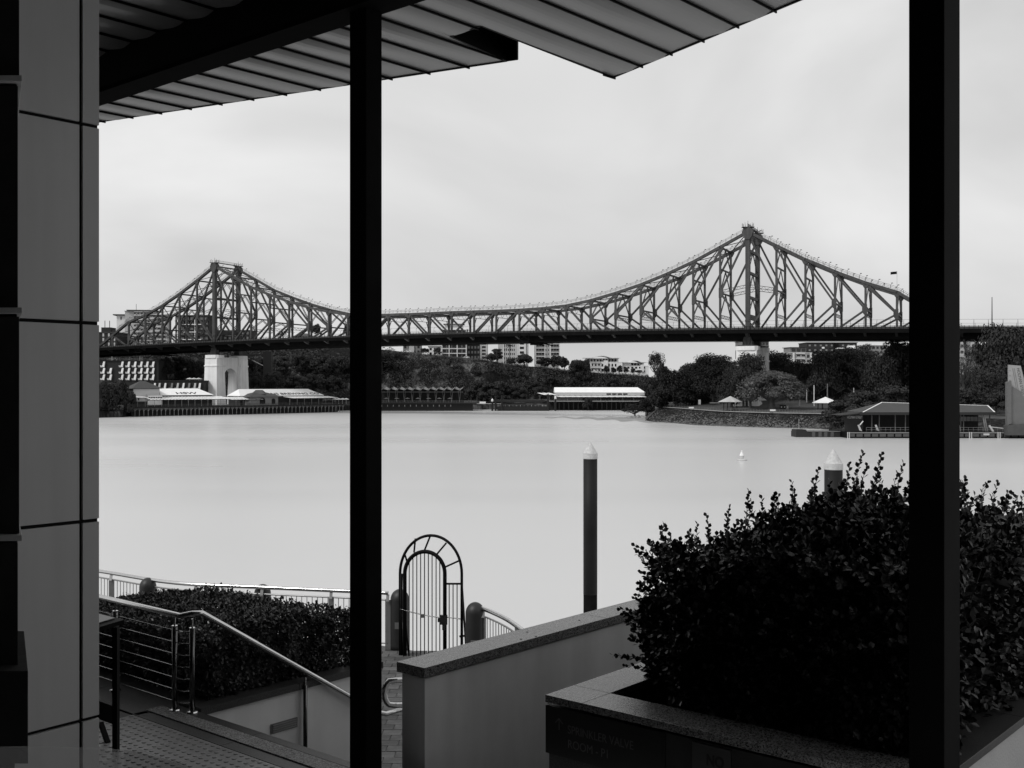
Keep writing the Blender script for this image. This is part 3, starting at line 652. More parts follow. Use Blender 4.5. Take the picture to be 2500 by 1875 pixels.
# long white apartments with wavy roofs
def wavy(b, x0, x1, zb, am):
    mb = MB(); n = 18
    for i in range(n+1):
        x = x0+(x1-x0)*i/n; k = math.sin(max(0, min(1, (i/n-.25)/.5))*math.pi)*am
        for y in (-1.6, b.d+.5):
            mb.v += [tuple(b.M @ Vector((x, y, zb+k))), tuple(b.M @ Vector((x, y, zb+k+.35)))]
    for i in range(n): a = i*4; c = a+4; mb.f += [(a, a+1, c+1, c), (a+1, a+3, c+3, c+1), (a+3, a+2, c+2, c+3), (a+2, a, c, c+2)]
    mb.f += [(0, 2, 3, 1), (n*4, n*4+1, n*4+3, n*4+2)]; return mb.build('wavy_roof', M_white, b.t)
D = 668
b = Bld('apartment_block', 'long white three storey apartments with wavy roof on cliff top', 'building', 1424, 1518, D, zy(910, D), zy(884, D), 12, 0, M_roofw, False)
b.windows(8, 3.3, .5, .55, 5, b.w-3, z0=b.z0, z1=b.z1-.4); b.slabs(M_white, 3.5, 5, 12, 1.5, .3, M_gwall); b.b('pavilion_wall', M_roofw, 2, b.w-2, 2, 11, b.z1, zy(874.5, D))
for x in range(3, 23, 2): b.b('window', M_glassd, x, x+1.5, 1.8, 2.1, b.z1+.4, b.z1+2.1)
wavy(b, 0, b.w-1, zy(874.5, D), 1.4); b.b('chimney_bay', M_white, 13.6, 16.4, -1.2, -.02, b.z0+1.5, zy(880, D)); b.b('garden_wall', M_white, -2, b.w+6, -4.3, -4, b.z0-.4, b.z0+.7)
b = Bld('apartment_block', 'lower white two storey apartments with one wavy roof beside the gum tree', 'building', 1520, 1584, D+2, zy(911, D), zy(893, D), 12, 0, M_roofw, False)
b.windows(6, 3.0, .55, .5, 0, b.w-2); b.b('pavilion_wall', M_roofw, 1, b.w-3, 2, 11, b.z1, zy(885, D)); wavy(b, 0, b.w-1, zy(885, D), 1.2)
for x in range(6, 14, 2): b.b('window', M_glassd, x, x+1.5, 1.8, 2.1, b.z1+.3, b.z1+1.8)
b.b('chimney_bay', M_white, 12, 14.2, -1, -.02, b.z0+1, zy(890, D))
# behind the right pier and over the park trees
D = 620
b = Bld('apartment_tower', 'round-cornered dark apartment tower with balconies directly behind right pier', 'building', 1811, 1877, D, 18, zy(833, D), 18, 0, M_mwall, M_mwall)
b.windows(8, 3, .55, .55); b.slabs(M_dwall, 3, out=1.4)
b = Bld('apartment_block', 'pale grey stepped flats with deep balconies over the park trees', 'building', 1918, 1984, 560, 18, zy(862, 560), 12, R(10), M_gwall, M_gwall)
b.windows(5, 3.0, .7, .6, z1=b.z1-.3); b.b('upper_storey', M_mwall, 3.5, 13, 1.5, 10, b.z1+.46, b.z1+3.1); b.b('roof_cap', M_dwall, 3, 14, .5, 11, b.z1+3.12, b.z1+3.4); b.slabs(M_white, 3, 6, 11, 1.4, .35, M_gwall)
b.posts(M_white, (.3, 4.6, 15), .3, .9)
for k in range(3): b.b('window', M_glassd, 4.5+k*3, 6.6+k*3, 1.4, 1.6, b.z1+.9, b.z1+2.6)
b = Bld('house', 'verandah house half hidden in dark trees below the stepped flats', 'house', 1962, 2000, 520, 14, zy(887, 520), 10, 0, M_mwall, M_gwall); b.windows(4, 3, .7, .6); b.slabs(M_mwall, 3, out=2); b.posts(M_mwall, (.2, 4, 8), 2, .25)
b = Bld('apartment_tower', 'dark brick apartment tower under the deck right of stepped flats', 'building', 1970, 2092, 640, 20, zy(837.5, 640), 18, 0, M_dwall, M_dwall)
b.windows(9, 3, .35, .35, m=M_mwall); b.b('window', M_white, 9.6, 11.2, -.3, -.05, zy(851, 640), zy(847, 640)); b.b('shaft', M_black, 17, 20, -1, -.02, 20, b.z1)
b = Bld('house', 'low white roofed building between tree crowns under the deck', 'house', 2046, 2086, 600, 18, zy(851, 600), 10, R(-12), M_dwall, M_white); b.windows(4, 3, .8, .5); b.b('upper_storey', M_white, 6, 10, 1, 8, b.z1+.46, b.z1+1.8)
b = Bld('apartment_block', 'pale block with flat roof far right behind the tree beside the trestle', 'building', 2328, 2383, 520, 14, zy(822, 520), 12, 0, M_gwall, M_gwall); b.windows(4, 3.2, .5, .45)
b = Bld('house', 'long flat white roof edge seen beneath right end of bridge deck', 'house', 2100, 2166, 660, 22, zy(843, 660), 12, 0, M_mwall, M_roofw); b.windows(7, 3, .6, .5)

# ------------------------------------------------------------------ wharves
def deck_wharf(name, label, p0, D0, p1, D1, z, depth, npile, zb=-1.5, pm=None):
    a = W(p0, CY, D0); b = W(p1, CY, D1); a.z = b.z = 0; u = (b-a); L = u.length; M = frame(a, u); 
    t = thing(name, label, 'wharf', (a.x, a.y, 0))
    bx('deck', M_timber, t, 0, L, 0, depth, z-.7, z, M)
    for k in range(npile+1):
        x = L*k/npile
        mb = MB(); mb.tube([M @ Vector((x, .3, zb)), M @ Vector((x, .3, z-.7))], .13, 6); mb.beam(M @ Vector((x-.9, .3, z-.85)), M @ Vector((x+.9, .3, z-.85)), .2, .14)
        mb.beam(M @ Vector((x-.8, .3, z-1)), M @ Vector((x, .3, z-1.9)), .08, .08); mb.beam(M @ Vector((x+.8, .3, z-1)), M @ Vector((x, .3, z-1.9)), .15, .15); mb.build('pile', pm or M_pile, t)
    bx('back_wall', M_dwall, t, 0, L, 5, 5.6, zb, z-.7, M)
    mb = MB(); 
    for k in range(int(L/2)+1): mb.beam(M @ Vector((min(k*2, L), .2, z)), M @ Vector((min(k*2, L), .2, z+1.1)), .09, .09)
    for h in (.4, .75, 1.1): mb.beam(M @ Vector((0, .2, z+h)), M @ Vector((L, .2, z+h)), .07, .07)
    tag(mb.build('railing', M_roofd, t), kind='stuff')
    return t, M, L
t, M1, L1 = deck_wharf('timber_wharf', 'dark timber wharf on pale arched piles in front of the left shed', 330, 456, 556, 484, 4.4, 26, 22)
bx('lower_beam', M_timber, t, 0, L1, 2, 2.3, 2.2, 2.6, M1)
t, M2, L2 = deck_wharf('timber_wharf', 'dark timber wharf on slim piles in front of the brewery shed', 558, 484, 838, 531, 4.4, 22, 30)
def gable(name, label, M, x0, x1, y0, y1, z0, ze, zr, m, hipl=0, hipr=0, wall=M_gwall, cat='shed', ov=.5):
    o = M @ Vector(((x0+x1)/2, (y0+y1)/2, z0)); t = thing(name, label, cat, tuple(o))
    bx('wall', wall, t, x0, x1, y0, y1, z0, ze, M)
    ym = (y0+y1)/2; P = lambda *q: tuple(M @ Vector(q))
    mb = MB(); mb.v = [P(x0-ov, y0-ov, ze), P(x1+ov, y0-ov, ze), P(x1+ov, y1+ov, ze), P(x0-ov, y1+ov, ze), P(x0-ov+hipl, ym, zr), P(x1+ov-hipr, ym, zr)]
    mb.v += [(v[0], v[1], v[2]+.18) for v in mb.v]
    mb.f = [(3, 2, 1, 0), (6, 7, 11, 10), (8, 9, 10, 11), (7, 8, 11), (9, 6, 10), (0, 1, 7, 6), (1, 2, 8, 7), (2, 3, 9, 8), (3, 0, 6, 9)]
    r = mb.build('roof', m, t); 
    t['_roof'] = 0; del t['_roof']
    return t, r
def fnt(name, body, size, m, Mx, parent, ext=.01, sx=1, bold=0):
    c = bpy.data.curves.new(name, 'FONT'); c.body = body; c.size = size; c.extrude = ext; c.offset = bold
    o = bpy.data.objects.new('tmp', c); COL.objects.link(o); dg = bpy.context.evaluated_depsgraph_get(); me = bpy.data.meshes.new_from_object(o.evaluated_get(dg)); bpy.data.objects.remove(o)
    me.name = name; me.materials.clear(); me.materials.append(m)
    return piece(name, me, Mx @ Matrix.Diagonal((sx, 1, 1, 1)), parent)
def roof_text(body, M, x, y0, ze, ym, zr, size, parent, sx, bold=.03, k=.12):
    n = Vector((0, ym-y0, zr-ze)).normalized()           # up-slope
    nn = Vector((0, -n.z, n.y)); o = Vector((x, y0, ze))+n*((Vector((0, ym-y0, zr-ze)).length)*k)+nn*.24
    L = Matrix(((1, 0, 0), tuple(n), tuple(nn))).transposed().to_4x4(); L.translation = o
    fnt('roof_lettering', body, size, M_ink, M @ L, parent, .02, sx, bold)
def xw(M, px):          # local x on the wharf line for a picture column
    q = (px-CX)/F; o = M.translation; u = M.to_3x3().col[0]; return (q*o.y-o.x)/(u.x-q*u.y)
def strips(name, label, M, x0, x1, y0, y1, z0, z1, n, cat='awning', group=None):
    o = M @ Vector(((x0+x1)/2, y0, z0)); t = thing(name, label, cat, tuple(o), group)
    w = (x1-x0)/n
    for k in range(n):
        a = x0+k*w+w*.16; c = x0+(k+1)*w-w*.16; mb = MB(); P = lambda *q: M @ Vector(q)
        sh = w*.7
        mb.hexa([P(a+sh, y0, z0-.08), P(c+sh, y0, z0-.08), P(c-sh, y1, z1-.08), P(a-sh, y1, z1-.08), P(a+sh, y0, z0), P(c+sh, y0, z0), P(c-sh, y1, z1), P(a-sh, y1, z1)]); mb.build('awning_sheet', M_roofw, t)
    for k in range(0, n+1, 2): mb = MB(); P = M @ Vector((x0+k*w, y0+.5, 0)); mb.beam((P.x, P.y, 4.4), (P.x, P.y, z0-.1), .16, .16); mb.build('post', M_pile, t)
    mb = MB(); mb.beam(M @ Vector((x0, y0, z0-.2)), M @ Vector((x1, y0, z0-.2)), .2, .25); mb.build('edge_beam', M_timber, t)
xa, xb = xw(M1, 400)+.5, xw(M1, 528)
ze, zr = zy(965.5, 466), zy(950.5, 474)+.2
t, r = gable('wharf_shed', 'white roofed wharf shed with three black letters on its roof', M1, xa, xb, 5, 19, 4.4, ze, zr, M_roofw, 2.0, 5, M_dwall)
roof_text('HSW', M1, xw(M1, 441), 4.5, ze, 12, zr, 3.1, t, 1.5, .05, .14)
strips('striped_awning', 'long striped white awning along the front of left wharf shed', M1, xw(M1, 362), xw(M1, 556), .3, 5, zy(975.5, 464), zy(968, 470), 24)
strips('striped_awning', 'short striped white awning at left end beside shore tree', M1, xw(M1, 319), xw(M1, 356), .3, 5, zy(970.5, 458), zy(966, 464), 4)
bx_ = [(xw(M1, p), p) for p in (466, 480, 493, 505, 519)]
# bay cottage with hipped roof
x0, x1 = xw(M1, 328), xw(M1, 402)
t, r = gable('cottage', 'weatherboard cottage with dark hipped roof at left end of the wharf', M1, x0+1, x1-1, 4, 13, 4.4, zy(949, 463), zy(931, 468), M_roofm, 5.5, 6.2, M_dwall, 'house', 1.0)
bx('upper_wall', M_gwall, t, x0+.95, x1-.95, 3.94, 4.3, 6.9, zy(949.6, 463), M1)
for k, px in enumerate((332, 343)): X = xw(M1, px); bx('window', M_glassd, t, X, X+.8, 3.85, 4.1, 7.4, 9.2, M1)
X0, X1 = xw(M1, 366), xw(M1, 401); bx('enclosed_porch', M_white, t, X0, X1, 2.6, 3.99, 5.2, 9.6, M1); bx('porch_roof', M_gwall, t, X0-.4, X1+.3, 2.2, 3.99, 9.61, 9.9, M1)
for k in range(6): bx('window', M_glassd, t, X0+.3+k*1.08, X0+1.1+k*1.08, 2.5, 2.7, 7.6, 8.9, M1)
# brewery shed
xa, xb = xw(M2, 604), xw(M2, 806); ze, zr = zy(966.5, 508), zy(952.5, 514)+.4
t, r = gable('brewery_shed', 'white roofed brewery shed with a long line of black roof lettering', M2, xa, xb, 7, 19, 4.4, ze, zr, M_roofw, 3, 5.8, M_dwall, 'shed')
roof_text('FELONS BREWING CO', M2, xw(M2, 645), 6.5, ze, 13, zr, 2.9, t, 1.28, .04, .12)
strips('striped_awning', 'white striped awning along the brewery shed, nearest the middle column', M2, xw(M2, 711), xw(M2, 824), .8, 6.6, zy(972.5, 503), zy(968, 510), 13)
strips('striped_awning', 'white striped awning just below and right of pale pier', M2, xw(M2, 561), xw(M2, 640), .6, 6, zy(975, 492), zy(968.5, 498), 9)
x0, x1 = xw(M2, 608), xw(M2, 688)
t, r = gable('kiosk', 'dark tiered roof pavilion with arched white windows on the wharf', M2, x0+1.5, x1-1.2, 1.5, 11, 4.4, zy(969.5, 494), zy(958.5, 500), M_roofd, 6.5, 6.5, M_mwall, 'kiosk', 1.8)
P0 = M2 @ Vector(((x0+x1)/2, 6.2, zy(959, 498))); mb = MB(); mb.hexa([P0+Vector(q) for q in ((-3.6, -3, -.8), (3.6, -3, -.8), (3.6, 3, -.8), (-3.6, 3, -.8), (-1.6, -.5, 1.4), (1.6, -.5, 1.4), (1.6, .5, 1.4), (-1.6, .5, 1.4))]); mb.build('lantern_roof', M_roofd, t)
for px, wd in ((638, 3.0), (667, 2.0)):
    X = xw(M2, px); mb = MB(); pr = [(-wd/2, 0)]+[(-wd/2*math.cos(a*math.pi/8), 1.7+wd/2*math.sin(a*math.pi/8)) for a in range(9)]+[(wd/2, 0)]
    Mx = M2 @ Matrix.Translation((X+wd/2, 1.42, 5.0)) @ Matrix.Rotation(R(90), 4, 'X'); mb.prism(pr, -.05, .12, Mx); mb.build('arched_window', M_glassd, t)
strip_posts = None
# folding café umbrellas past the brewery
for k in range(4):
    X = xw(M2, 826+k*9); t = tag(MB().lathe([(.06, 4.4), (.06, 6.9), (1.7, 6.7), (.9, 7.15), (.05, 7.45)], M2 @ Vector((X, 3, 0)), 8).build('cafe_umbrella', M_white), ['leftmost white umbrella at the wharf end past the brewery shed', 'second white umbrella past the brewery shed', 'third white umbrella past the brewery shed', 'white umbrella nearest the middle column at the wharf end'][k], 'umbrella', 'white umbrellas on the wharf')
for k in range(3):
    D = 545; t = tag(MB().lathe([(.08, 0), (.08, 2.2), (2.2, 2.1), (1., 2.6), (.05, 2.9)], (xw(M1, 0)*0+(463+k*11-CX)/F*D, D, zy(935, D)), 8).build('terrace_umbrella', M_white), ['left of three white umbrellas on the dark hotel terrace', 'middle of three white umbrellas on the dark hotel terrace', 'right of three white umbrellas on hotel terrace, nearest pale pier'][k], 'umbrella', 'white umbrellas on the hotel terrace')

# folded-roof shelter row on its dark sea wall
D = 556; zt = zy(983, D); xs = (905-CX)/F*D; xe = (1163-CX)/F*D
t = thing('sea_wall', 'long dark wharf platform under the row of folded roofs', 'wharf', (xs, D, 0)); bx('deck', M_timber, t, xs, xe, D-1, D+16, zt-.6, zt); bx('wall', M_dwall, t, xs, xe-2, D+1, D+2, -1.5, zt-.6)
for k in range(14): x = xs+3+k*3.2; bx('fender', M_mwall, t, x, x+.35, D-1.3, D-1.05, zt-2.2, zt-1.2)
mb = MB()
for k in range(int((xe-xs)/1.5)): mb.beam((xs+k*1.5, D-.8, zt), (xs+k*1.5, D-.8, zt+1.1), .07, .07)
for h in (.5, 1.1): mb.beam((xs, D-.8, zt+h), (xe, D-.8, zt+h), .07, .07)
tag(mb.build('railing', M_mwall, t), kind='stuff')
t = thing('folded_roof_shelter', 'row of grey folded zigzag roofs on splayed columns left of centre', 'shelter', (xs, D+8, zt))
per = 19.25/F*(D+6); x0 = (919-CX)/F*(D+6); zp, zv = zy(944.5, D+6), zy(950.3, D+6)
for k in range(11):
    xp = x0+k*per; xv = xp+per*.5; xq = xp+per
    for a, za, c, zc in ((xp, zp, xv, zv), (xv, zv, xq, zp)):
        mb = MB(); mb.hexa([Vector(q) for q in ((a, D+4, za-1.2), (c, D+4, zc-.5), (c, D+14, zc), (a, D+14, za), (a, D+4, za-1.05), (c, D+4, zc-.35), (c, D+14, zc+.15), (a, D+14, za+.15))])
        mb.build('roof_fold', M_fold, t)
    mb = MB(); mb.beam((xv+.2, D+6, zt), (xv-.5, D+6, zv-.4), .16, .16); mb.beam((xv+.2, D+6, zt), (xv+.9, D+6, zv+.1), .16, .16); mb.build('column', M_mwall, t)
bx('back_wall', M_dwall, t, x0, x0+11*per, D+14.2, D+14.6, zt, zv, None); bx('beam', M_mwall, t, x0, x0+11*per, D+5.9, D+6.1, zv-1.7, zv-1.4)
for k in range(7):
    x = (942+k*26-CX)/F*D; tag(MB().lathe([(.05, 0), (.05, 2.2), (1.6, 2.1), (.8, 2.5), (.04, 2.8)], (x, D+2, zt), 8).build('cafe_umbrella', M_roofd), 'grey umbrella '+['first', 'second', 'third', 'fourth', 'fifth', 'sixth', 'seventh'][k]+' from the middle column before the folded roofs', 'umbrella', 'grey umbrellas by the folded roofs')
# white-roofed shed on the shore, centre
D = 572; Mx = Matrix.Translation((0, D, 0)); X = lambda px, d=D: (px-CX)/F*d
ze, zr = zy(958.6, D), zy(946.4, D+8)
t, r = gable('shore_shed', 'long white roofed shed on the shore left of the park trees', Mx, X(1356), X(1574), 0, 16, zy(979, D), ze, zr, M_roofw, 0, 3.4, M_gwall, 'shed', .4)
bx('upper_wall', M_gwall, t, X(1356), X(1573), -.5, -.01, zy(965.5, D), ze-.1, Mx)
for k in range(4): bx('window', M_glassd, t, X(1480.5+k*13.4), X(1491.5+k*13.4), -.62, -.4, zy(963.6, D), zy(960.4, D), Mx)
strips('striped_awning', 'long white awning of skewed sheets on the shore shed front', Mx, X(1358), X(1572), -4.5, -.6, zy(969, D-4), zy(966.2, D-1), 16)
strips('striped_awning', 'short white awning of three sheets at shore shed left end', Mx, X(1318), X(1352), -2, 3, zy(963.5, D-1), zy(959, D+3), 3)
t = thing('shore_platform', 'dark platform carrying the shore shed above rocks', 'wharf', (X(1340), D-6, 0)); bx('deck', M_timber, t, X(1338), X(1590), -7, 16, zy(980.3, D), zy(979, D), Mx)
bx('rail', M_gwall, t, X(1338), X(1590), -7, -6.9, zy(977.6, D-7), zy(977.2, D-7), Mx); bx('glass_front', M_glassd, t, X(1356), X(1573), -3.4, -3.2, zy(979, D)+.01, zy(969.5, D-3), Mx); bx('edge', M_gwall, t, X(1338), X(1590), -7.2, -7.01, zy(979.8, D), zy(979.0, D), Mx)
for k in range(22): x = X(1340)+k*2.7; bx('pile', M_timber, t, x, x+.4, -6.8, -6.4, -1, zy(980.3, D), Mx)
bx('back_wall', M_dwall, t, X(1338), X(1590), 1, 2, -1, zy(980.3, D), Mx)
# old ferry pontoon between the two
D = 560
t = thing('pontoon', 'dark low ferry pontoon with gangway between folded roofs and shed', 'pontoon', (X(1240, D), D, 0))
bx('hull', M_timber, t, X(1214, D), X(1336, D), D-4, D+4, -.3, zy(992, D)); bx('canopy', M_dwall, t, X(1206, D), X(1330, D), D-1, D+8, zy(981.5, D), zy(976.5, D)); bx('gangway_sign', M_white, t, X(1171, D), X(1186, D), D-1.1, D-.9, zy(985.2, D), zy(980.4, D))
bx('gangway', M_gwall, t, X(1164, D), X(1226, D), D-.9, D+1, zy(986, D), zy(985, D)); bx('rail', M_mwall, t, X(1214, D), X(1336, D), D-3.9, D-3.8, zy(988.6, D), zy(988.2, D))
for k in range(14): x = X(1216+k*9, D); bx('stanchion', M_gwall if k % 3 == 0 else M_mwall, t, x, x+.14, D-3.9, D-3.7, zy(1000, D), zy(988, D))
for px, top, w in ((1202, 980, 1), (1210, 966, 0), (1225.5, 965, 0), (1338, 962, 0), (1356, 974, 1)):
    mb = MB(); mb.tube([(X(px, 556), 556, -1), (X(px, 556), 556, zy(top, 556))], .55, 8)
    tt = thing('mooring_pile', {1202: 'dark pile with white top at the gangway end beside the white sign', 1210: 'tall dark pile, left of the pair at pontoon left end', 1225.5: 'tall dark pile, right of the pair at pontoon left end', 1338: 'tall dark pile between pontoon and shore shed', 1356: 'dark pile with white top below shore shed left corner'}[px], 'pile', (X(px, 556), 556, 0)); mb.build('shaft', M_timber, tt)
    if w: MB().lathe([(.6, 0), (.6, .9), (.1, 1.7)], (X(px, 556), 556, zy(top, 556)), 8).build('cap', M_white, tt)

# ------------------------------------------------------------------ park shelters, poles, benches
def pavilion(label, px, D, wpx, yap, ye, m, base):
    w = wpx/F*D/2; x = (px-CX)/F*D; za, ze = zy(yap, D), zy(ye, D); t = thing('park_shelter', label, 'shelter', (x, D, base)); n = 8
    ring = [(x+w*math.cos(i*math.pi/4+.2), D+w*.8*math.sin(i*math.pi/4+.2), ze) for i in range(n)]
    for i in range(n):
        a, b = Vector(ring[i]), Vector(ring[(i+1) % n]); c = Vector((x, D, za)); mb = MB(); mb.v = [tuple(q) for q in (a, b, c, a-Vector((0, 0, .12)), b-Vector((0, 0, .12)), c-Vector((0, 0, .12)))]
        mb.f = [(0, 1, 2), (5, 4, 3), (0, 3, 4, 1), (1, 4, 5, 2), (2, 5, 3, 0)]; mb.build('roof_panel', m, t)
    for i in range(n):
        a = Vector(ring[i]).lerp(Vector((x, D, ze)), .45); mb = MB(); mb.beam((a.x, a.y, base-.3), (a.x, a.y, ze+.2), .16, .16); mb.build('post', M_black, t)
    for dx in (-.25, .3): bx('picnic_table', M_dwall, t, x+dx*w-.9, x+dx*w+.9, D-.5, D+.5, base+.65, base+.75); bx('picnic_leg', M_dwall, t, x+dx*w-.1, x+dx*w+.1, D-.3, D+.3, base-.2, base+.65)
    return t
pavilion('grey roofed park shelter partly hidden by the left edge of domed tree', 1783, 372, 62, 966.8, 980.5, M_gwall, 5.0)
pavilion('bright white pyramid roofed park shelter right of the domed tree', 2015.5, 368, 70, 968.8, 983, M_roofw, 5.2)
def post(name, label, cat, px, D, y0, y1, r, m, group=None, base=None):
    x = (px-CX)/F*D; z0 = zy(y1, D) if base is None else base
    return tag(MB().tube([(x, D, z0-.2), (x, D, zy(y0, D))], [r, r*.8], 8).build(name, m), label, cat, group)
post('white_pole', 'white pole at right edge of the domed tree crown', 'pole', 1952, 372, 945, 989, .2, M_gwall)
post('white_pole', 'grey-white pole second from the domed tree', 'pole', 1969.5, 380, 948, 982, .2, M_gwall)
post('white_pole', 'brightest white pole just left of white shelter roof', 'pole', 1987.4, 378, 940.5, 990, .2, M_white)
post('grey_pole', 'grey pole rising behind the white shelter roof', 'pole', 2020, 392, 937, 985, .25, M_mwall)
post('white_pole', 'white pole alone above the bushes right of white shelter', 'pole', 2084.5, 372, 947, 988, .17, M_gwall)
post('white_bollard', 'short white post left of the bins under domed tree', 'post', 1917.5, 380, 976, 988, .13, M_gwall)
post('gum_stake', 'thin tall stake standing in water by low pontoon end', 'stake', 1950.5, 300, 1024, 1052, .06, M_gwall)
for i, (px, yb) in enumerate(((1974, 953), (2022, 952), (2062, 957))):       # dark shade sails behind the poles
    D = 396; w = 24/F*D; x = (px-CX)/F*D; z = zy(yb-10, D); mb = MB(); mb.v = [(x-w, D, z-2.6), (x, D-2, z), (x+w, D, z-2.4), (x, D+6, z-1.2)]; mb.v += [(a, b_, c-.05) for a, b_, c in mb.v]
    mb.f = [(0, 1, 3), (1, 2, 3), (7, 5, 4), (7, 6, 5), (0, 4, 5, 1), (1, 5, 6, 2), (2, 6, 7, 3), (3, 7, 4, 0)]; tag(mb.build('shade_sail', M_dwall), ('dark shade sail nearest domed tree between white poles', 'dark shade sail above the white shelter', 'dark shade sail right of the white shelter')[i], 'shade sail')
def bench(label, px, yb, D):
    x = (px-CX)/F*D; z = zy(yb, D); t = thing('park_bench', label, 'bench', (x, D, z)); bx('seat', M_gwall, t, x-1, x+1, D-.25, D+.25, z+.4, z+.47); bx('backrest', M_white, t, x-1, x+1, D+.2, D+.27, z+.55, z+1.05)
    for s in (-.8, .8): bx('leg', M_dwall, t, x+s-.05, x+s+.05, D-.2, D+.2, z-.1, z+.4)
bench('pale park bench on the path edge left of domed tree trunk', 1887, 1007, 351); bench('small pale bench on the lawn near the point', 1688, 1000, 392)
D = 372
for i, px in enumerate((1907, 1915, 1922)):
    x = (px-CX)/F*D; z = zy(999.5, D); t = thing('wheelie_bin', ('left of the three dark bins beside domed tree trunk', 'middle of the three dark bins beside domed tree trunk', 'right, palest of three bins beside domed tree trunk')[i], 'bin', (x, D, z))
    m = M_dwall if i < 2 else M_mwall; mb = MB(); mb.hexa([Vector((x+a*s, D+b*s, z+c)) for a, b, c, s in ((-.5, -.4, 0, .8), (.5, -.4, 0, .8), (.5, .4, 0, .8), (-.5, .4, 0, .8), (-.5, -.4, 1.6, 1), (.5, -.4, 1.6, 1), (.5, .4, 1.6, 1), (-.5, .4, 1.6, 1))]); mb.build('bin_body', m, t)
    bx('lid', m, t, x-.55, x+.55, D-.5, D+.45, z+1.601, z+1.72); bx('label_plate', M_gwall, t, x-.2, x+.2, D-.46, D-.42, z+.7, z+1.1)
for px, yb, D, lb in ((1708, 988, 418, 'white notice board at the back of the lawn'), (1745, 990, 415, 'low pale play table on the lawn before shelter')):
    x = (px-CX)/F*D; z = zy(yb, D); t = thing('notice_board' if px < 1720 else 'play_table', lb, 'board' if px < 1720 else 'table', (x, D, z)); bx('panel', M_gwall, t, x-(.5 if px < 1720 else 2), x+(.5 if px < 1720 else 2), D, D+.3, z+(.1 if px < 1720 else 1.), z+(1.2+.9*(px < 1720))); bx('leg', M_dwall, t, x-.8, x-.6, D, D+.2, z-.5, z+1)
# lawn fence along the sea wall
mb = MB()
for px in range(1616, 2000, 7):
    s, w, z = interp(PW, px); A = W(px, CY, w+.6); A.z = 4.9; B = W(px+7, CY, interp(PW, px+7)[1]+.6); B.z = 4.9; mb.beam(A, A+Vector((0, 0, 1.1)), .07, .07)
    for h in (.6, 1.1): mb.beam(A+Vector((0, 0, h)), B+Vector((0, 0, h)), .03, .03)
tag(mb.build('sea_wall_fence', M_mwall), 'thin wire fence along the grassed sea wall of the park', 'fence')
mb = MB(); x = (1594-CX)/F*440
for k in range(5): mb.beam((x+k*5, 442, 4.8), (x+k*5, 442, 6.3), .15, .15)
for h in (5.4, 6.2): mb.beam((x, 442, h), (x+20, 442, h), .1, .1)
tag(mb.build('timber_fence', M_mwall), 'short two rail fence at tip of the park point', 'fence')

# ferry terminal
D = 278; X = lambda px, d=278: (px-CX)/F*d; z0 = zy(1053, D)
t = thing('ferry_terminal', 'ferry terminal pontoon with grey hipped roof by the right column', 'ferry terminal', (X(2200), D, 0))
bx('hull', M_black, t, X(2062), X(2560), D-2, D+14, -.4, z0); bx('hull_rubbing_strip', M_mwall, t, X(2062), X(2560), D-2.15, D-2.01, z0-.45, z0-.15)
for k in range(26): bx('hull_panel', M_roofd, t, X(2066)+k*2.15, X(2066)+k*2.15+1.7, D-2.12, D-2.01, z0-1.4, z0-.6)
ze, zr = zy(1006, D), zy(982.3, D+5)
xl, xr = X(2104), X(2424); P = [(xl, D-1, ze), (xr, D-1, ze), (xr, D+12, ze), (xl, D+12, ze), (X(2155, D+5), D+5.5, zr), (X(2413, D+5), D+5.5, zr-.9)]
for nm, f in (('roof_slope', (0, 1, 5, 4)), ('roof_slope', (2, 3, 4, 5)), ('roof_hip', (3, 0, 4)), ('roof_hip', (1, 2, 5))):
    mb = MB(); q = [Vector(P[i]) for i in f]; mb.v = [tuple(v) for v in q]+[tuple(v-Vector((0, 0, .15))) for v in q]; n = len(q); mb.f = [tuple(range(n)), tuple(reversed(range(n, 2*n)))]+[(i, n+i, n+(i+1) % n, (i+1) % n) for i in range(n)]; mb.build(nm, M_roofm, t)
mb = MB(); mb.beam(P[4], P[5], .3, .14); mb.beam(P[0], P[4], .3, .14); mb.beam(P[5], P[1], .3, .14); mb.build('ridge_cap', M_roofw, t)
bx('fascia', M_dwall, t, xl-1, xr+.4, D-1.3, D-1.02, ze-.75, ze-.01); bx('ceiling', M_dwall, t, xl, xr, D-1, D+12, ze-.5, ze-.2)
mb = MB(); mb.hexa([Vector(q) for q in ((X(2050), D-1, zy(1014.5, D)), (xl, D-1, ze-.5), (xl, D+8, ze-.5), (X(2050), D+8, zy(1014.5, D)), (X(2050), D-1, zy(1013.5, D)), (xl, D-1, ze-.1), (xl, D+8, ze-.1), (X(2050), D+8, zy(1013.5, D)))]); mb.build('side_canopy', M_dwall, t)
bx('end_wall', M_dwall, t, X(2065), X(2110), D+1, D+1.2, z0, zy(1014, D)); fnt('wall_lettering', 'HOLMAN STREET', 1.05, M_gwall, Matrix.Translation((X(2071), D+.95, zy(1022, D))) @ Matrix.Rotation(R(90), 4, 'X'), t, .01, .52)
bx('back_wall', M_dwall, t, X(2110), X(2425), D+9, D+9.2, z0, ze-.5)
for px in (2128, 2146, 2185, 2210, 2345, 2352, 2400, 2416): bx('column', M_roofd, t, X(px), X(px)+.2, D, D+.3, z0, ze-.7)
for px in (2332, 2334, 2396, 2400): mb = MB(); mb.beam((X(px+9), D-.5, z0-.3), (X(px), D-.5, ze-.5), .3, .35); mb.build('raking_column', M_mwall, t)
for px in range(2340, 2430, 9): bx('glazing_panel', M_plate, t, X(px), X(px+7.6), D+6, D+6.1, zy(1030, D), zy(1019, D))
mb = MB()
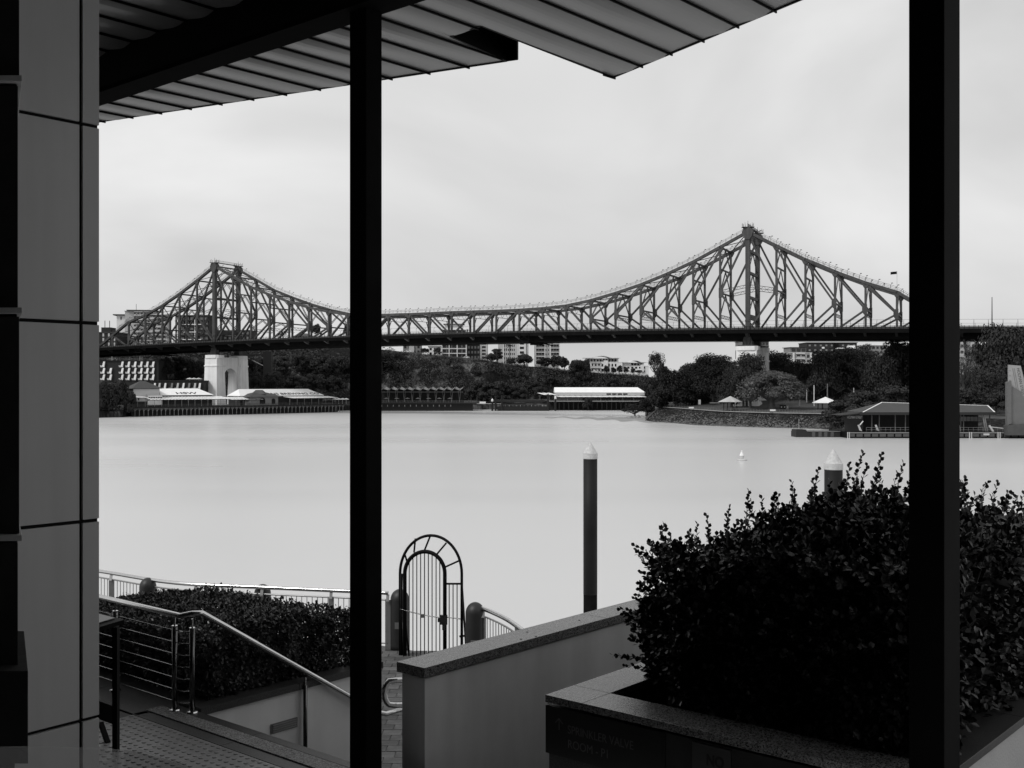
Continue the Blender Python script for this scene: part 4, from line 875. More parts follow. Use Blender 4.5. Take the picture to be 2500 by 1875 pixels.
for k in range(30): mb.beam((X(2110)+k*1.35, D-1.6, z0), (X(2110)+k*1.35, D-1.6, z0+1.15), .06, .06)
for h in (.5, 1.15): mb.beam((X(2110), D-1.6, z0+h), (X(2450), D-1.6, z0+h), .07, .07)
tag(mb.build('railing', M_mwall, t), kind='stuff')
for px in (2062, 2066, 2357, 2362, 2426, 2431): bx('white_fender', M_gwall, t, X(px), X(px)+.2, D-2.4, D-2.16, -.1, z0-.1)
for px, a in ((2094, 1), (2136, 0)): 
    mb = MB(); x = X(px); mb.hexa([Vector(q) for q in ((x, D-1.5, z0+.3), (x+.7, D-1.5, z0+.1), (x+.7, D-1.2, z0+.1), (x, D-1.2, z0+.3), (x-.5, D-1.5, z0+1.8), (x-.1, D-1.5, z0+1.9), (x-.1, D-1.2, z0+1.9), (x-.5, D-1.2, z0+1.8))]); mb.build('lifebuoy_cover', M_gwall, t)
mb = MB(); mb.beam((X(2096), D-1, z0+1.8), (X(2104), D-1, z0+2.9), .14, .25); mb.build('sign_arm', M_white, t)
bx('notice_board', M_gwall, t, X(2392), X(2406), D-2.3, D-2.16, z0-1.0, z0-.5)
mb = MB(); mb.beam((X(2408), D-1.7, z0+1.7), (X(2418), D-1.7, z0-.1), .3, .5); mb.beam((X(2412), D-1.7, z0+1.3), (X(2456), D-1.7, z0+.7), .16, .25); mb.build('gangway_rail', M_gwall, t)
for px in (2346, 2341): mb = MB(); mb.v = [(X(px), D+4, zy(979, D+4)), (X(px)-.9, D+4, zy(979, D+4)), (X(px), D+4, zy(975, D+4))]; mb.f = [(0, 1, 2)]; mb.tube([(X(px), D+4, zy(984, D+4)), (X(px), D+4, zy(973, D+4))], .06, 5); mb.build('roof_flag', M_white, t)
tt = thing('low_pontoon', 'low dark work pontoon lying left of the ferry terminal', 'pontoon', (X(2005), D+5, 0))
bx('hull', M_dwall, tt, X(1951), X(2060), D+3, D+8, -.3, zy(1053, D+3)); bx('raised_end', M_dwall, tt, X(1952), X(1977), D+3.2, D+7.8, zy(1053, D+3)+.001, zy(1049, D+3)); bx('edge_rail', M_mwall, tt, X(1978), X(2060), D+2.8, D+2.99, zy(1053, D+3)-.1, zy(1053, D+3)+.05)
for px in (1990, 2006, 2020, 2036): bx('hull_panel', M_roofd, tt, X(px), X(px+8), D+2.85, D+2.99, .1, zy(1054.5, D+3))
tt = thing('terminal_fin', 'tall translucent fin sign with HOLMAN STREET running down it, at right edge', 'sign', (X(2480), D-3, 0)); d = D-3; Xf = lambda px: (px-CX)/F*d
def fin(name, m, pts, y0, y1):
    mb = MB(); n = len(pts); mb.v = [(Xf(p), y0, zy(y, d)) for p, y in pts]+[(Xf(p), y1, zy(y, d)) for p, y in pts]; mb.f = [tuple(reversed(range(n))), tuple(range(n, 2*n))]+[(i, (i+1) % n, n+(i+1) % n, n+i) for i in range(n)]; return mb.build(name, m, tt)
M_sidep = mat('fin_side_panel', .12, .5)
M_fin = mat('frosted_fin_panel', .3, .35, var=.12, scale=.4)
fin('fin_panel', M_fin, [(2463, 890.5), (2463, 1010), (2531, 1045), (2492, 893)], d, d+.6)
fin('side_panel', M_sidep, [(2454, 933), (2454, 1038), (2464, 1033), (2464, 930)], d-1.2, d-.05)
fin('front_panel', mat('fin_front_panel', .13, .5, var=.1, scale=.5), [(2464.2, 941), (2464.2, 1036), (2560, 1036), (2530, 1036), (2489, 955)], d-.6, d-.1)
fin('base', M_roofd, [(2454, 1038), (2455, 1062), (2560, 1062), (2560, 1036.5), (2464, 1036.5)], d-1.4, d+1)
a = math.atan2(-(1010-900), 14*1.0)
dv = Vector((Xf(2497)-Xf(2484), 0, zy(968, d)-zy(899, d))).normalized(); up = Vector((dv.z*-1, 0, dv.x)); Mx = Matrix((dv, up, dv.cross(up))).transposed().to_4x4(); Mx.translation = (Xf(2482), d-.03, zy(899, d)); 
fnt('fin_lettering', 'HOLMAN STREET', 1.15, M_roofd, Mx, tt, .01, .92)
for k in range(2): 
    Mx2 = Mx.copy(); Mx2.translation = (Xf(2472+k*4), d-.03, zy(899, d)); o = Mx2 @ Matrix.Identity(4); mb = MB(); p = Mx2.translation; mb.beam(p, p+dv*8, .16, .05, (0, 1, 0)); mb.build('fin_line', M_plate, tt)
for k in range(4): mb = MB(); p = Vector((Xf(2463.5), d-.02, zy(905+k*12, d))); mb.beam(p, p+Vector((.5, 0, 0)), .04, .12); mb.build('fin_mark', M_plate, tt)

# channel buoy and the two near mooring piles
x, D = (1811-CX)/F*195, 195.0; t = thing('buoy', 'small white buoy floating alone in the open river', 'buoy', (x, D, 0))
MB().lathe([(.55, -.15), (.95, -.02), (1.0, .12), (.9, .3), (.5, .36)], (x, D, 0), 20).build('float_ring', M_gwall, t, True)
MB().lathe([(.45, .34), (.43, 1.15), (.34, 1.3), (.28, 1.34), (.28, 1.5), (.16, 1.58), (.15, 1.75), (.2, 1.8), (.2, 1.9), (.05, 1.96)], (x, D, 0), 16).build('buoy_body', M_white, t, True)
MB().lathe([(.46, .62), (.462, .95)], (x, D, 0), 16).build('band', M_gwall, t)
M_pl = mat('pile_sleeve', .014, .6, spec=.2, var=.35, scale=.8, streak=(2., .35)); M_wet = mat('pile_wet_foot', .005, .9, spec=.05, var=.4, scale=4)
for px, D, ya, yc, ys, lb in ((1441.2, 45.5, 1079.5, 1106, 1119, 'tall dark mooring pile with white conical cap standing clear in the water'), (2034.8, 36., 1096, 1131, 1145, 'dark mooring pile with speckled white cone rising behind the large hedge')):
    x = (px-CX)/F*D; t = thing('mooring_pile', lb, 'pile', (x, D, 0)); zs = zy(ys, D); r = .325
    MB().tube([(x, D, 5.4+(D < 40)*1.2), (x, D, zs)], r*.985, 32).build('pile_sleeve', M_pl, t, True); MB().tube([(x, D, -2), (x, D, 5.4+(D < 40)*1.2)], r*.97, 32).build('wet_foot', M_wet, t, True)
    MB().lathe([(r*1.0, -.02), (r*1.04, 0), (r*1.04, zy(yc, D)-zs), (r*.95, zy(yc, D)-zs+.02), (r*.12, zy(ya, D)-zs-.03), (.01, zy(ya, D)-zs)], (x, D, zs), 32).build('cone_cap', M_whitec, t)

# ------------------------------------------------------------------ trees
def crown_mesh(name, seed, nleaf=6500, nb=34, size=.05, flat=1.0, dome=False, gaps=0., m=M_leaf):
    r = random.Random(seed); blobs = []
    for _ in range(nb):
        a = r.uniform(0, 6.283); 
        if dome: ph = math.acos(1-r.random()*.98); rad = .78; c = Vector((math.cos(a)*math.sin(ph)*rad, math.sin(a)*math.sin(ph)*rad, math.cos(ph)*rad*.95+.02)); b = r.uniform(.17, .33)
        else:
            rr = math.sqrt(r.random())*.72; zz = r.random(); c = Vector((math.cos(a)*rr*(1-.35*zz), math.sin(a)*rr*(1-.35*zz), .18+zz*.66)); b = r.uniform(.15, .32)
        blobs.append((c, b))
    v = []; f = []
    per = nleaf//nb
    for c, b in blobs:
        for _ in range(per):
            if gaps and r.random() < gaps: continue
            d = Vector((r.gauss(0, 1), r.gauss(0, 1), r.gauss(.25, .9))).normalized(); k = b*(.72+.34*r.random()); p = c+Vector((d.x*k, d.y*k, d.z*k*.72*flat))
            n = (d+Vector((r.uniform(-.6, .6), r.uniform(-.6, .6), r.uniform(-.2, .9)))).normalized(); t_ = n.orthogonal().normalized(); t_ = (t_*math.cos(a := r.uniform(0, 6.28))+n.cross(t_)*math.sin(a)); q = n.cross(t_); s = size*r.uniform(.5, 1.15)
            i = len(v); v += [p-t_*s, p-q*s*.6, p+t_*s, p+q*s*.6]; f.append((i, i+1, i+2, i+3))
    me = bpy.data.meshes.new(name); me.from_pydata(v, [], f); me.materials.append(m); return me
CR = [crown_mesh('crown', 1), crown_mesh('crown', 2, nb=26, size=.055), crown_mesh('crown', 3, nb=44, size=.045), crown_mesh('crown', 4, nb=30, flat=.6)]
CR_big = [crown_mesh('crown', 31, 15000, 110, .034), crown_mesh('crown', 32, 15000, 90, .036, flat=.8)]
CR_dome = crown_mesh('crown', 9, 22000, 75, .03, dome=True, m=mat('fig_leaves', .075, .4, spec=.35, var=.5, scale=.3, detail=6)); CR_air = crown_mesh('crown', 6, 3600, 30, .045, gaps=.25); CR_bush = crown_mesh('crown', 7, 3000, 20, .08); CR_pale = crown_mesh('crown', 8, 2600, 30, .03, gaps=.35, m=M_leafl)
def trunk_mb(x, y, z0, z1, r, w, seed, n=7):
    rr = random.Random(seed); mb = MB(); h = z1-z0; top = Vector((x+rr.uniform(-.04, .04)*h, y, z0+h*.5)); mb.tube([(x, y, z0-.6), (x, y, z0+.3), tuple((Vector((x, y, z0))+top)/2), tuple(top)], [r*1.5, r*1.1, r*.9, r*.7], 8)
    for k in range(n):
        a = k/n*6.283+rr.uniform(-.4, .4); e = Vector((x+math.cos(a)*w*.7, y+math.sin(a)*w*.6, z0+h*rr.uniform(.62, .95))); s = Vector((x, y, z0+h*rr.uniform(.2, .5))); m_ = s.lerp(e, .5)+Vector((0, 0, -h*.05)); mb.tube([s, m_, e], [r*.5, r*.32, r*.1], 6)
        for q in range(3): e2 = m_+Vector((rr.uniform(-.35, .35)*w, rr.uniform(-.3, .3)*w, rr.uniform(.1, .35)*h)); mb.tube([m_, e2], [r*.22, r*.06], 5)
    return mb
TN = 0
def tree(label, px, D, hw, ytop, base=None, mesh=None, cut=.28, r=None, name='tree', cat='tree', group=None, dens=7, ybot=None):
    """picture column, depth, half width in photo pixels, top row"""
    global TN; TN += 1
    x = (px-CX)/F*D; w = hw/F*D; z1 = zy(ytop, D)
    if base is None: base = park(px, D) if px > 1600 and D < 480 else hill(px, D)
    h = z1-base; zc = base+h*cut if ybot is None else zy(ybot, D); t = thing(name, label, cat, (x, D, base), group)
    trunk_mb(x, D, base, max(z1-(z1-zc)*.35, base+.5), r or max(.2, w*.06), w, TN, dens).build('trunk', M_bark, t)
    c = link('crown', mesh or (CR_big[TN % 2] if hw >= 44 else CR[TN % 4]), t); c.matrix_basis = Matrix.Translation((0, 0, zc-base)) @ Matrix.Rotation(TN*2.1, 4, 'Z') @ Matrix.Diagonal((w*1.22, w*1.1, (z1-zc)*1.03, 1)); return t
PT = 'dark park trees massed on the right bank'
tree('domed fig tree with bright topped crown and short thick trunk on lawn', 1884, 372, 76, 903, 5.6, CR_dome, r=1.3, ybot=971)
for i, (lb, px, D, hw, yt, yb) in enumerate([
 ('large dark tree at tip of the park point', 1652, 436, 68, 906, 992), ('low rounded tree at far left of park trees, above mangrove', 1612, 440, 40, 925, 1003),
 ('broad layered tree left of the domed fig, above grey shelter', 1742, 425, 62, 893, 965), ('dark tree behind grey roofed shelter', 1700, 440, 52, 930, 992),
 ('high spreading tree with the tallest ragged top left of right pier', 1742, 462, 60, 866, 930), ('tree crown stepping down left of the ragged top', 1690, 470, 45, 886, 950),
 ('feathery crown directly in front of the right pier', 1832, 388, 50, 864, 950), ('low dark crown beneath the feathery one before right pier', 1815, 392, 46, 885, 985), ('dark crown low behind left edge of domed fig', 1785, 396, 40, 905, 990), ('dark crown between the feathery crown and domed fig', 1798, 415, 42, 878, 975),
 ('tree crown just right of right pier under the deck', 1895, 430, 50, 860, 930), ('dark tree hidden behind right of domed fig', 1948, 415, 48, 880, 985),
 ('tall tree below the stepped grey flats', 2012, 405, 52, 862, 985), ('broad dark tree above the white shelter', 2050, 425, 58, 848, 960),
 ('tree crown below dark brick tower', 2095, 440, 52, 847, 960), ('tree rising past deck edge left of right column', 2195, 396, 62, 828, 960), ('dark tree below the highest crown left of right column', 2150, 385, 55, 868, 985),
 ('tree mostly hidden behind the right column', 2275, 380, 70, 836, 990), ('very large dark tree filling bank behind fin sign', 2462, 338, 92, 799, 985), ('dark tree right of the pale bare one', 2395, 345, 45, 838, 960), ('lower dark tree left of fin sign', 2415, 322, 50, 905, 1000), ('tree at extreme right edge above fin sign', 2560, 345, 80, 790, 980)]):
    tree(lb, px, D, hw, yt, group=PT, ybot=yb)
tree('pale thin-leaved tree with visible branching right of right column', 2357, 330, 36, 832, None, CR_pale, r=.5, dens=16, ybot=925)
tree('pale branching tree visible in gap of park trees left of domed fig', 1823, 400, 26, 890, None, CR_pale, r=.5, dens=12, ybot=945)
for lb, px, D, hw, yt, yb, ms in (('shaggy mangrove bush over revetment right of white shelter', 2058, 333, 52, 976, 1016, CR_bush), ('low mangrove bush at water side left of terminal canopy', 2030, 328, 36, 1000, 1034, CR_bush), ('bush behind mangroves under the lone white pole', 2105, 345, 45, 953, 1000, CR_bush), ('rounded bush above the terminal roof ridge', 2192, 330, 58, 940, 992, CR_bush), ('bush behind the terminal roof right of right column', 2370, 312, 40, 948, 990, CR_bush), ('bush between terminal roof and fin sign', 2432, 310, 34, 955, 1000, CR_bush), ('bush over the revetment behind terminal sign wall', 2090, 318, 40, 990, 1040, CR_bush)):
    tree(lb, px, D, hw, yt, base=zy(yb+6, D), mesh=ms, cut=.1, name='bush', cat='bush', ybot=yb)
tree('sparse mangrove bush leaning out at the left tip of the point', 1550, 445, 34, 985, base=.5, mesh=CR_air, name='mangrove', cat='bush', cut=.2, r=.35, dens=12)
tree('small mangrove bush behind the leaning one', 1580, 450, 26, 972, base=.8, mesh=CR_bush, name='mangrove', cat='bush', cut=.15)
mb = MB(); 
for k in range(26): px = 1520+k*2.7; D = 436+rnd.uniform(-2, 2); x = (px-CX)/F*D; h = rnd.uniform(.8, 1.8)*math.sin((k+1)/28*3.14); mb.lathe([(1.1, -.2), (.95, h*.5), (.3, h)], (x, D, -.1), 7)
tag(mb.build('mud_mound', M_mud), kind='structure')
# cliff-top trees
CT = 'trees along the cliff top'
for lb, px, D, hw, yt, yb in (('round dark tree hanging over cliff edge left of wavy-roofed apartments', 1412, 646, 30, 876, 938), ('dark crown joined behind the round dark tree', 1428, 652, 16, 878, 915), ('wide umbrella shaped tree with pale trunk on cliff top', 1280, 652, 27, 864, 890), ('dark tree on cliff top left of the umbrella tree', 1248, 656, 16, 874, 892), ('cliff top tree in front of balconied tower', 1330, 656, 22, 872, 897), ('cliff top tree below right corner of balconied tower', 1360, 654, 18, 868, 899), ('tree against the sky right of the balconied tower', 1378, 652, 15, 871, 901),
 ('dark bushy tree on cliff edge left of pale windowed end', 1200, 652, 18, 862, 884), ('tree between apartment block end and white tower', 1215, 668, 22, 850, 880), ('tree beside small pale flats', 1038, 672, 14, 850, 866), ('tree in front of white cottage', 1068, 664, 10, 848, 864)):
    tree(lb, px, D, hw, yt, group=CT, ybot=yb)
for i, (px, hw, yt) in enumerate(((1480, 9, 892), (1497, 8, 896), (1512, 8, 892), (1528, 7, 896), (1546, 8, 899), (1560, 9, 903))):
    tree(['first small street tree from left before wavy-roofed apartments', 'second small street tree from left before wavy-roofed apartments', 'third small street tree, before the gap in white apartments', 'fourth small street tree, before the lower white apartments', 'fifth small street tree, before the lower white apartments', 'rightmost small street tree below gum tree'][i], px, 654, hw, yt, group='small trees before the white apartments', ybot=911)
tree('tall gum tree with airy crown against the sky right of white apartments', 1603, 600, 25, 859, base=16, mesh=CR_air, r=.6, dens=14, ybot=905)
tree('dark low crown under right side of gum tree', 1620, 590, 24, 890, base=14, ybot=935); tree('dark crown filling bank between white apartments and park', 1582, 612, 26, 916, base=8, ybot=985); tree('dark tree at right end of shore shed', 1600, 560, 28, 935, base=4, ybot=1000)
tree('dark tree left of shore shed at cliff foot', 1322, 616, 22, 944, group=None, ybot=975); tree('small bush before the shore shed platform', 1436, 562, 15, 970, base=1.5, mesh=CR_bush, cat='bush', name='bush', ybot=996)
for lb, px, D, hw, yt, yb in (('bush clinging high on cliff below white framed apartments', 1110, 640, 20, 890, 912), ('bush clinging to cliff above gangway', 1160, 638, 22, 900, 925), ('dark bush on the cliff face below umbrella tree', 1270, 644, 20, 905, 935), ('dark bush low on cliff above pontoon', 1300, 640, 22, 930, 958), ('small bush on cliff left of shore shed ridge', 1345, 642, 16, 918, 938), ('bush on cliff directly above shore shed ridge', 1400, 642, 18, 925, 948), ('bush on cliff above right half of shore shed', 1490, 644, 18, 922, 946), ('bush high on cliff beside middle column', 960, 636, 26, 880, 915), ('bush on cliff above folded roofs', 1010, 632, 24, 905, 938), ('dark bush on cliff above right end of folded roofs', 1090, 634, 24, 915, 944), ('bush on cliff below small street trees', 1535, 646, 16, 925, 945)):
    tree(lb, px, D, hw, yt, base=zy(yb, D)-1, mesh=CR_bush, name='bush', cat='bush', group='bushes clinging to the cliff', ybot=yb)
# palms
def palm(label, px, D, ytop, base, hw):
    x = (px-CX)/F*D; z1 = zy(ytop, D); t = thing('palm_tree', label, 'palm tree', (x, D, base)); w = hw/F*D; zc = z1-w*.5
    MB().tube([(x, D, base), (x+.2, D, (base+zc)/2), (x, D, zc)], [.35, .25, .2], 7).build('trunk', M_bark, t); mb = MB(); r_ = random.Random(px)
    for k in range(26):
        a = r_.uniform(0, 6.28); el = r_.uniform(-.5, 1.1); pts = []; 
        for j in range(6): s = j/5*w; pts.append(Vector((x+math.cos(a)*s*math.cos(el*.6), D+math.sin(a)*s*math.cos(el*.6), zc+math.sin(el)*s-s*s/w*.55)))
        for j in range(5):
            d = (pts[j+1]-pts[j]).normalized(); sd_ = d.cross(Vector((0, 0, 1))).normalized()*w*.11*(1-j*.14); i = len(mb.v); mb.v += [tuple(pts[j]-sd_-Vector((0, 0, w*.06))), tuple(pts[j]), tuple(pts[j]+sd_-Vector((0, 0, w*.06))), tuple(pts[j+1]-sd_*.8-Vector((0, 0, w*.06))), tuple(pts[j+1]), tuple(pts[j+1]+sd_*.8-Vector((0, 0, w*.06)))]; mb.f += [(i, i+1, i+4, i+3), (i+1, i+2, i+5, i+4)]
    mb.build('crown', M_leaf, t)
palm('palm tree with drooping fronds before the white bay window tower', 1244, 664, 838, 28, 11); palm('palm tree on the skyline behind left truss', 690, 660, 806, 34, 15); palm('palm tree showing over houses near right deck end', 2118, 520, 838, 20, 9); palm('small palm at white cottage gate', 1212, 660, 850, 29, 8)
tree('round dark tree behind the right end of left truss', 772, 660, 13, 791, base=34, ybot=820)
tree('tree hidden behind the middle column side of left truss', 846, 660, 10, 790, base=34, ybot=825)
# shore tree and wooded slope, left bank
tree('dark bushy tree on shore at the far left below the hotel', 283, 452, 46, 928, base=2.6, mesh=CR[2], ybot=1012); tree('dark tree at very left edge beside panel wall', 236, 446, 34, 934, base=2.6, ybot=1012); tree('low dark bush under cottage at wharf end', 315, 452, 20, 955, base=2.6, mesh=CR_bush, cat='bush', name='bush', ybot=1008)
sr = random.Random(5); lbls = []
n = 0
for px, D, hw, yt, yb in [(400, 560, 30, 872, 930), (440, 575, 34, 868, 930), (478, 565, 30, 878, 940), (610, 572, 34, 868, 930), (640, 600, 30, 868, 915), (690, 590, 38, 866, 925), (738, 606, 36, 864, 915), (788, 606, 38, 866, 918), (836, 618, 34, 868, 915), (884, 615, 36, 866, 915), (932, 622, 36, 858, 905), (626, 556, 26, 905, 955), (672, 562, 32, 908, 958), (722, 570, 34, 915, 962), (772, 580, 34, 912, 960), (820, 588, 34, 918, 962), (964, 640, 20, 858, 885)]:
    n += 1; tree({400: 'dark slope tree over right end of checkered hotel', 440: 'dark slope tree in the middle between hotel and pale pier', 478: 'dark slope tree touching left edge of pale pier', 610: 'upper slope tree just right of pale pier', 640: 'upper slope tree behind the lift tower', 690: 'upper slope tree first right of lift tower, under deck', 738: 'upper slope tree second right of lift tower, under deck', 788: 'upper slope tree third right of lift tower, under deck', 836: 'upper slope tree beside left edge of middle column', 884: 'upper slope tree hidden by the middle column', 932: 'upper slope tree at right edge of middle column', 626: 'lower slope tree between pale pier and lift tower', 672: 'lower slope tree right of lift tower above brewery roof', 722: 'lower slope tree above middle of brewery roof', 772: 'lower slope tree above right end of brewery roof', 820: 'lower slope tree right of brewery roof beside column', 964: 'small cliff top tree left of small pale flats'}[px], px, D, hw, yt, group='slope trees left of the pale pier' if px < 500 else ('slope trees right of the lift tower' if px < 850 else 'slope trees behind the middle column'), ybot=yb, base=hill(px, D)-1)
for px, D, hw, yt, yb in ((1165, 612, 26, 928, 962), (1192, 608, 28, 932, 966), (1222, 604, 30, 930, 964), (1248, 606, 24, 940, 968), (1150, 600, 20, 945, 975), (1210, 596, 24, 952, 978), (1268, 606, 22, 945, 975), (1180, 596, 22, 955, 982)):
    tree({1165: 'bushy tree at cliff foot, leftmost above pontoon gangway', 1192: 'bushy tree at cliff foot, second above pontoon gangway', 1222: 'tall bushy tree at cliff foot above pontoon left end', 1248: 'bushy cliff foot tree over middle of the pontoon', 1150: 'low bushy tree between folded roofs and gangway', 1210: 'low bushy tree just above pontoon canopy left end', 1268: 'bushy cliff foot tree over right half of the pontoon', 1180: 'low bushy tree directly above the white gangway sign'}[px], px, D, hw, yt, group='cliff foot trees behind the pontoon', ybot=yb, base=5, mesh=CR_bush)
# scrub clinging to slope and cliff: one uncountable mass
def scrub(name, n, pxr, kk, size, seed, m):
    r = random.Random(seed); v = []; f = []
    for _ in range(n):
        px = r.uniform(*pxr); f_, b_, z_ = interp(BRINK, px); k = r.uniform(*kk); D = f_+(b_-f_)*k
        x = (px-CX)/F*D; g = mn.noise(Vector((x*.05, k*3, seed)))
        if g < -.12: continue
        z = hill(px, D); c = Vector((x, D-1.2, z+.3)); s0 = r.uniform(.6, 1.7)*size
        for _ in range(16):
            d = Vector((r.gauss(0, 1), r.gauss(0, .7), r.gauss(.2, .8))).normalized(); p = c+d*s0; q = Vector((r.uniform(-1, 1), r.uniform(-1, 1), r.uniform(-1, 1)))*s0*.45; w = d.cross(q).normalized()*s0*.22; i = len(v); v += [p-q*.5, p+w, p+q*.5, p-w]; f.append((i, i+1, i+2, i+3))
    me = bpy.data.meshes.new(name); me.from_pydata(v, [], f); me.materials.append(m); tag(link(name, me), kind='stuff')
scrub('slope_scrub', 4200, (240, 1010), (.02, 1.0), 1.25, 3, mat('scrub_leaves', .03, .7, var=.6, scale=.12, detail=8)); scrub('cliff_scrub', 2300, (1000, 1600), (0, 1.0), .9, 4, mat('cliff_scrub_leaves', .05, .7, var=.6, scale=.15, detail=8)); scrub('brink_scrub', 900, (980, 1600), (.96, 1.03), .55, 8, M_leafl); scrub('foot_scrub', 900, (1120, 1600), (-.12, .08), 1.3, 9, M_leaf)
for k in range(5):     # parked cars seen as pale specks on the cliff-top road
    px = (957, 996, 1040, 1138, 1455)[k]; D = 652; x = (px-CX)/F*D; z = hill(px, D)+.3; t = thing('parked_car', ('pale car on cliff top road next to the middle column', 'white car on cliff top road below the small pale flats', 'white car parked right of the small pale flats', 'white car parked below the black apartment slab', 'white car before wavy-roofed apartments')[k], 'car', (x, D, z))
    mb = MB(); pr = [(-2.2, .35), (-2.2, .9), (-1.3, 1.0), (-.7, 1.5), (.9, 1.5), (1.5, 1.0), (2.2, .9), (2.2, .35)]; mb.prism(pr, -.85, .85, Matrix.Translation((x, D, z)) @ Matrix.Rotation(R(90), 4, 'X')); mb.build('body', M_white, t, bevel=.06)
    for sx in (-1.35, 1.35):
        mb = MB(); mb.tube([(x+sx, D-.9, z+.33), (x+sx, D-.6, z+.33)], .33, 10); mb.build('wheel', M_black, t)
    bx('side_window', M_glassd, t, x-.7, x+.9, D-.88, D-.8, z+1.03, z+1.38)

# ------------------------------------------------------------------ the terrace side
d1 = Vector((.796, -.605, 0)); d2 = Vector((.69, .724, 0)); P0 = Vector((-2.9, 9.03, 0))
def Q(t, a, z, o=P0): return o+d1*t+d2*a+Vector((0, 0, z))
def qbox(name, m, parent, t0, t1, a0, a1, z0, z1, o=P0, bevel=0):
    mb = MB(); mb.hexa([Q(t0, a0, z0, o), Q(t1, a0, z0, o), Q(t1, a1, z0, o), Q(t0, a1, z0, o), Q(t0, a0, z1, o), Q(t1, a0, z1, o), Q(t1, a1, z1, o), Q(t0, a1, z1, o)])
    return mb.build(name, m, parent, bevel=bevel)
ZL, ZP = 12.0, 9.6
# floors
tag(qbox('landing_floor', M_granited, None, -9, 5.2, -11, -.34, 11.6, ZL-.012), kind='structure')
pr = MB(); pr.prism([(-14, 8.2), (14, 2), (14, 12), (5, 15.2), (2.2, 16.6), (.4, 17.3), (-1.0, 19.6), (-3.3, 20.9), (-7.2, 21.9), (-14, 25)], 8.9, ZP); pr.build('promenade', M_granited); tag(bpy.data.objects['promenade'], kind='structure')
tag(MB().box(-16, 16, 8, 15, -2, 8.9).build('river_wall_base', M_dwall), kind='structure')
pk = bpy.data.objects['promenade']
pm = MB().box(-.143, .143, -.108, .108, -.03, .012).mesh('paver', M_paver)
r_ = random.Random(3); n = 0
for row in range(31):
    for c in range(9):
        y = 13.1+row*.23; x = -3.05+c*.3+(row % 2)*.15
        if n < 290 and x > -.1668*y-.35 and x < -.04*y: 
            n += 1; M = Matrix.Translation((x, y, ZP+r_.uniform(-.003, .004))) @ Matrix.Rotation(.0+r_.uniform(-.012, .012), 4, 'Z'); piece('paver', pm, M, pk)
# paving tiles, tactile strip and step nosing at the head of the stairs
lf = bpy.data.objects['landing_floor']; ang = math.atan2(d1.y, d1.x)
tm = MB().box(-.147, .147, -.147, .147, -.02, .0).mesh('paving_tile', M_granited)
for i in range(-11, 2):
    for j in range(1, 9):
        if i >= -1: continue
        piece('paving_tile', tm, Matrix.Translation(Q(i*.3+.15, -.34-j*.3+.15, ZL+.002+r_.uniform(-.002, .002))) @ Matrix.Rotation(ang, 4, 'Z'), lf)
tt = MB(); tt.box(-.223, .223, -.223, .223, -.015, .006)
for i in range(6):
    for j in range(6): tt.lathe([(.021, .006), (.019, .0105), (.014, .0125)], (-.1875+i*.075, -.1875+j*.075, 0), 8)
tme = tt.mesh('tactile_tile', M_tile)
for i in range(9):
    for j in range(2): piece('tactile_tile', tme, Matrix.Translation(Q(-.12+i*.45, -.57-j*.45, ZL+.004)) @ Matrix.Rotation(ang, 4, 'Z'), lf)
M_gstrip = mat('granular_nosing', .16, .6, spec=.5, var=.15, scale=3, speck=(110, .2, 1.9))
st = thing('staircase', 'dark stone stairs dropping behind the tactile tiles beside louvred wall', 'stairs', Q(1, 1, ZP))
for k in range(4):
    t0, t1 = -.38+k*1.3, -.38+k*1.3+1.294
    qbox('nosing_strip', M_granited, st, t0, t1, -.34, -.22, ZL-.1, ZL+.012); qbox('granite_strip', M_gstrip, st, t0, t1, -.21, -.05, ZL-.1, ZL+.022); qbox('nosing_edge', M_granited, st, t0, t1, -.04, .05, ZL-.1, ZL+.02)
for k in range(13):
    qbox('step', M_granited, st, .0, 2.3, .05+k*.285, .05+(k+1)*.285+.02, ZP-.2, ZL-(k+1)*.171)
# left planter with its wall beside the stairs
pl = thing('planter', 'low wall with louvred plate below clipped hedge, beside the stairs', 'planter', Q(-1, 1, ZP))
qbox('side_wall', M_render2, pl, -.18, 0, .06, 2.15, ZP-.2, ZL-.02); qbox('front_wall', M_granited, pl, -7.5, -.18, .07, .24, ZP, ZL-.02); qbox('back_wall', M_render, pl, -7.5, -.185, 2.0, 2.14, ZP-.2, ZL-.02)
for k in range(2): qbox('coping_slab', M_granited, pl, -.3, .04, .06+k*1.06, .06+k*1.06+1.055, ZL-.018, ZL+.05)
for k in range(7): qbox('coping_slab', M_granited, pl, -.31-(k+1)*1.05, -.31-k*1.05-.005, -.33, .3, ZL-.018, ZL+.012)
qbox('soil', M_earth, pl, -7.4, -.31, .31, 1.99, ZP, ZL-.03)
lp = qbox('louvre_plate', M_plate, pl, .0, .012, .82, 1.12, 11.615, 11.71)
for k in range(4): qbox('louvre_blade', M_rail, pl, .0121, .022, .835, 1.105, 11.627+k*.021, 11.638+k*.021)
